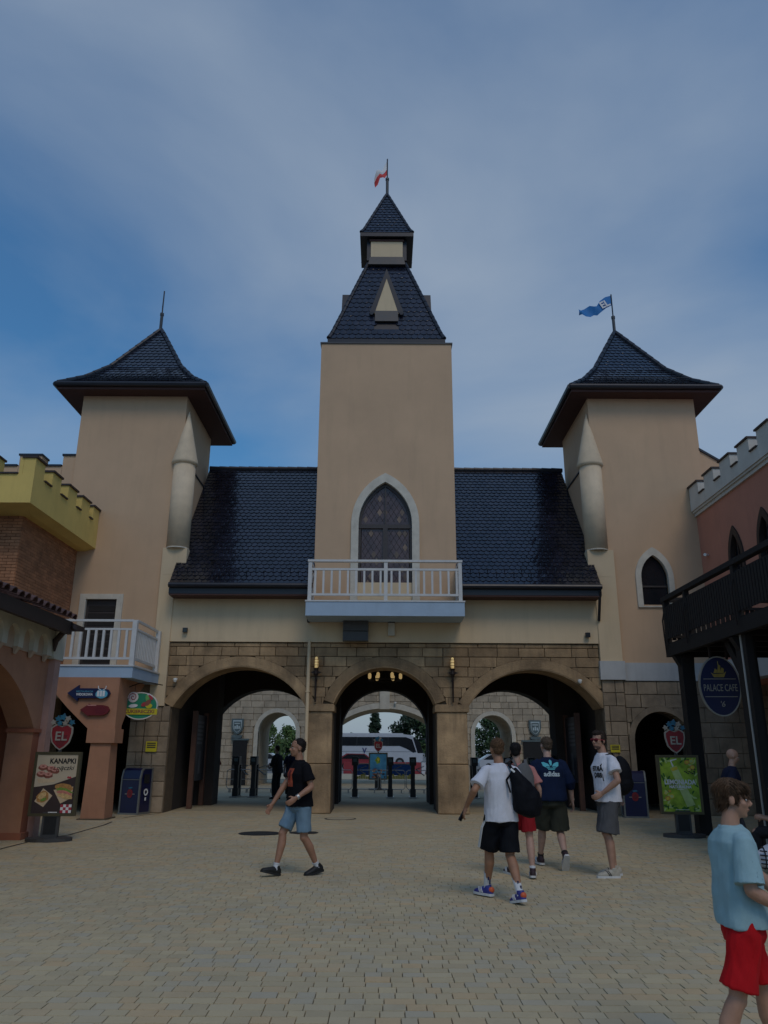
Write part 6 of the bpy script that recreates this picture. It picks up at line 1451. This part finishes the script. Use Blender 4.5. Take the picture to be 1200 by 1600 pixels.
# man standing with hand on hip
p = person('man in white t-shirt, sunglasses and grey cargo shorts standing with hand on hip', (3.16, 11.45, 0), 92, 1.90, (.38, .21, .14), ('curly', (.03, .02, .015)), ('white_cotton', .88, .62, .022), ('grey_canvas', .98, .035),
           ('shoe_cream', 'sole_white', 'print_black', 1), None, feet={'L': (-.12, .05, .085, -2, 0), 'R': (.10, -.05, .085, -14, 0)}, hands={'L': (-.20, .13, .99, -.9, -1, .1, .15, .9, -.5), 'R': (.22, -.20, .95, .6, -1, 0, -.3, -.3, -1)}, pel=(0, 0, .935), hyaw=34, cyaw=10, vox=.0075, girth=1.05)
s = p['s']; H = p['H']; M('lens_red', (.06, .008, .012), .15, .1)
sg = SB(s); 
for sx in (-1, 1):
    SB(s).extr([blob(0, 0, .028, .019, 14, .03)], lambda u, v, w, sx=sx: H(sx * .032 + u, .098 - abs(u + sx * .032) * .15 + w, v), 0, .004).build('lens', 'lens_red', p['P']); SB(s).tube([H(sx * .062, .088, .004), H(sx * .078, .03, .004), H(sx * .082, -.02, -.002)], .004, 5).build('temple_arm', 'cherry', p['P'])
SB(s).tube([H(-.062, .090, .010), H(-.03, .1, .016), H(0, .103, .012), H(.03, .1, .016), H(.062, .090, .010)], .0045, 6).build('glasses_frame', 'cherry', p['P'])
M('stubble', (.10, .055, .04), .8, .15, 40); SB(s).ell(H(0, .036, -.080), (.0485, .0515, .040), 14, 9, p['hm']).build('stubble', 'stubble', p['P'])
cm = p['cm']; nd = -(cm @ V(-.45, .9, 0).normalized()); xd = cm @ V(.9, .45, 0).normalized()
for tx, dz_ in (('ARTE', .02), ('BBQ', -.06)): project(p['shirt'], text_mesh(tx, .085, 'print_black', ext=.0005, bold=.004), (p['chest'] + V(0, 0, dz_ - .04)) * s + xd * (.0), xd, V(0, 0, 1), nd, 'chest_lettering', 'print_black', p['shirt'])
b = SB(s); b.box(-.165, -.150, -.06, .07, .50, .66).build('cargo_pocket', 'grey_canvas', p['shorts'])
backpack('dark backpack worn by the standing man in white', (3.16, 11.45, 0), 92 + 10, s, 1.20, 'bag_black', .14)

# boy in the foreground
p = person('boy in pale blue t-shirt and red shorts in the right foreground', (1.895, 4.50, 0), -94, 1.47, (.42, .225, .14), ('fringe', (.095, .056, .032)), ('aqua_cotton', .895, .88, .024), ('red_jersey', .86, .026),
           ('shoe_black', 'sole_white'), ('sock_white', .06), feet={'L': (-.11, .20, .085, 0, 0), 'R': (.10, -.26, .095, -8, -6)}, hands={'R': (.20, .22, .99, .30, -1, -.3), 'L': (-.06, .33, 1.0, -.3, -.6, -1)}, pel=(0, 0, .925), hyaw=-16, hpitch=-3, cyaw=8, vox=.0055, lean=.0, girth=.92)
# bald man behind
person('bald man in navy t-shirt walking right behind the boy', (5.62, 13.2, 0), -96, 1.69, (.38, .22, .15), ('bald', (.03, .02, .015)), ('navy_cotton', .86, .72, .02), ('grey_trouser', 1.9, .012), ('shoe_black', 'sole_black'), None,
       feet={'L': (-.08, .24, .09, 0, 0), 'R': (.08, -.22, .10, 0, -10)}, hands={'R': (.24, .10, .92), 'L': (-.22, .2, .95)}, hpitch=-16, lean=.05, vox=.010, pel=(0, 0, .915))
# seated visitors at the right edge, striped bag
person('dark-haired visitor sitting at the right edge of the plaza', (6.02, 12.35, 0), 60, 1.65, (.36, .2, .13), ('long', (.02, .014, .011)), ('charcoal', .86, .8, .02), ('charcoal', 1.85, .01), ('shoe_black', 'sole_black'), None,
       feet={'L': (-.12, .42, .085, 0, 0), 'R': (.12, .45, .085, 0, 0)}, hands={'R': (.15, .30, .72), 'L': (-.15, .3, .72)}, pel=(0, 0, .50), hpitch=-10, vox=.009)
t = thing('bench', 'low dark timber bench at the right edge of the plaza', 'bench', (6.15, 12.3, 0)); 
for i in range(3): B().box(-.2, 1.3, -.22 + i * .16, -.09 + i * .16, .33, .37).build('slat', 'black_wood', t)
for x in (-.1, 1.2): B().box(x - .03, x + .03, -.2, .22, 0, .33).build('leg', 'iron', t)
t = thing('striped_bag', 'white bag with black stripes on the ground at the right edge', 'bag', (5.62, 11.75, 0), R(-12)); b = B(); b.ell((0, 0, .20), (.34, .20, .20), 20, 12); b.ell((.0, 0, .14), (.33, .2, .13), 20, 10); sbg = solid(b, 'bag_body', 'white_cotton', t, .012, 2, .6, .02, 8, (1, 1, 1), 8)
for k in range(5):
    a = -.24 + .10 * k; rr = math.sqrt(max(.01, 1 - (a / .345) ** 2)); B().tube([(a, .204 * rr * math.cos(q), .20 + .204 * rr * math.sin(q)) for q in [i * math.pi / 10 - .3 for i in range(-10, 11)]], .010, 5).build('stripe', 'print_black', t)
for k in range(5): B().tube([(-.30, -.10, .08 + k * .055), (-.22, -.17, .08 + k * .055)], .009, 4).build('stripe', 'print_black', t)
B().tube([(-.15, 0, .38), (-.1, 0, .48), (.1, 0, .48), (.15, 0, .38)], .014, 6).build('handle', 'print_black', t)

# people in the passage
far = 'visitors inside the gate'
person('visitor in dark red top walking inside the left arch', (-5.75, 27.6, 0), 150, 1.72, (.30, .18, .12), ('long', (.02, .015, .012)), ('dark_red', .86, .8, .02), ('grey_canvas', .9, .02), ('shoe_black', 'sole_black'), None, feet={'L': (-.08, .2, .09, 0, 0), 'R': (.08, -.2, .1, 0, -10)}, vox=.015, group=far)
person('dark-clothed visitor at the turnstile behind the walking man', (-3.75, 28.9, 0), 60, 1.80, (.30, .18, .12), ('short', (.02, .015, .012)), ('charcoal', .84, 1.4, .03), ('charcoal', 1.9, .01), ('shoe_black', 'sole_black'), None, hands={'R': (.15, .3, 1.05), 'L': (-.18, .28, 1.08)}, vox=.015, group=far)
person('second dark visitor right of the turnstile, half hidden by the walking man', (-3.35, 29.6, 0), 200, 1.74, (.32, .2, .14), ('short', (.05, .035, .02)), ('navy_cotton', .86, .8, .02), ('charcoal', 1.9, .01), ('shoe_black', 'sole_black'), None, vox=.015, group=far)
person('visitor in white shirt with black backpack, farther inside the right arch', (4.25, 26.4, 0), 5, 1.72, (.36, .22, .15), ('long', (.015, .012, .01)), ('white_cotton', .86, .8, .02), ('charcoal', 1.9, .01), ('shoe_black', 'sole_black'), None, vox=.015, group=far)
backpack('black backpack on the white-shirted visitor inside the right arch', (4.25, 26.4, 0), 5, .98, 1.22)
person('dark silhouette of a tall visitor between the walkers inside the right arch', (5.25, 25.4, 0), 20, 1.84, (.28, .17, .12), ('short', (.015, .012, .01)), ('charcoal', .84, 1.5, .03), ('charcoal', 1.9, .01), ('shoe_black', 'sole_black'), None, vox=.015, group=far)
person('dark visitor beside the right information board inside the gate', (6.05, 27.4, 0), 170, 1.72, (.28, .17, .12), ('long', (.015, .012, .01)), ('charcoal', .84, 1.5, .03), ('charcoal', 1.9, .01), ('shoe_black', 'sole_black'), None, vox=.015, group=far)
person('visitor in pale pink top beyond the right turnstile of the middle arch', (2.05, 35.0, 0), 120, 1.60, (.42, .27, .2), ('short', (.10, .06, .035)), ('pink_cotton', .86, .8, .02), ('dark_red', .7, .02), ('shoe_cream', 'sole_white'), None, feet={'L': (-.08, .18, .09, 0, 0), 'R': (.08, -.18, .1, 0, -8)}, vox=.014, group=far)

C.flush()
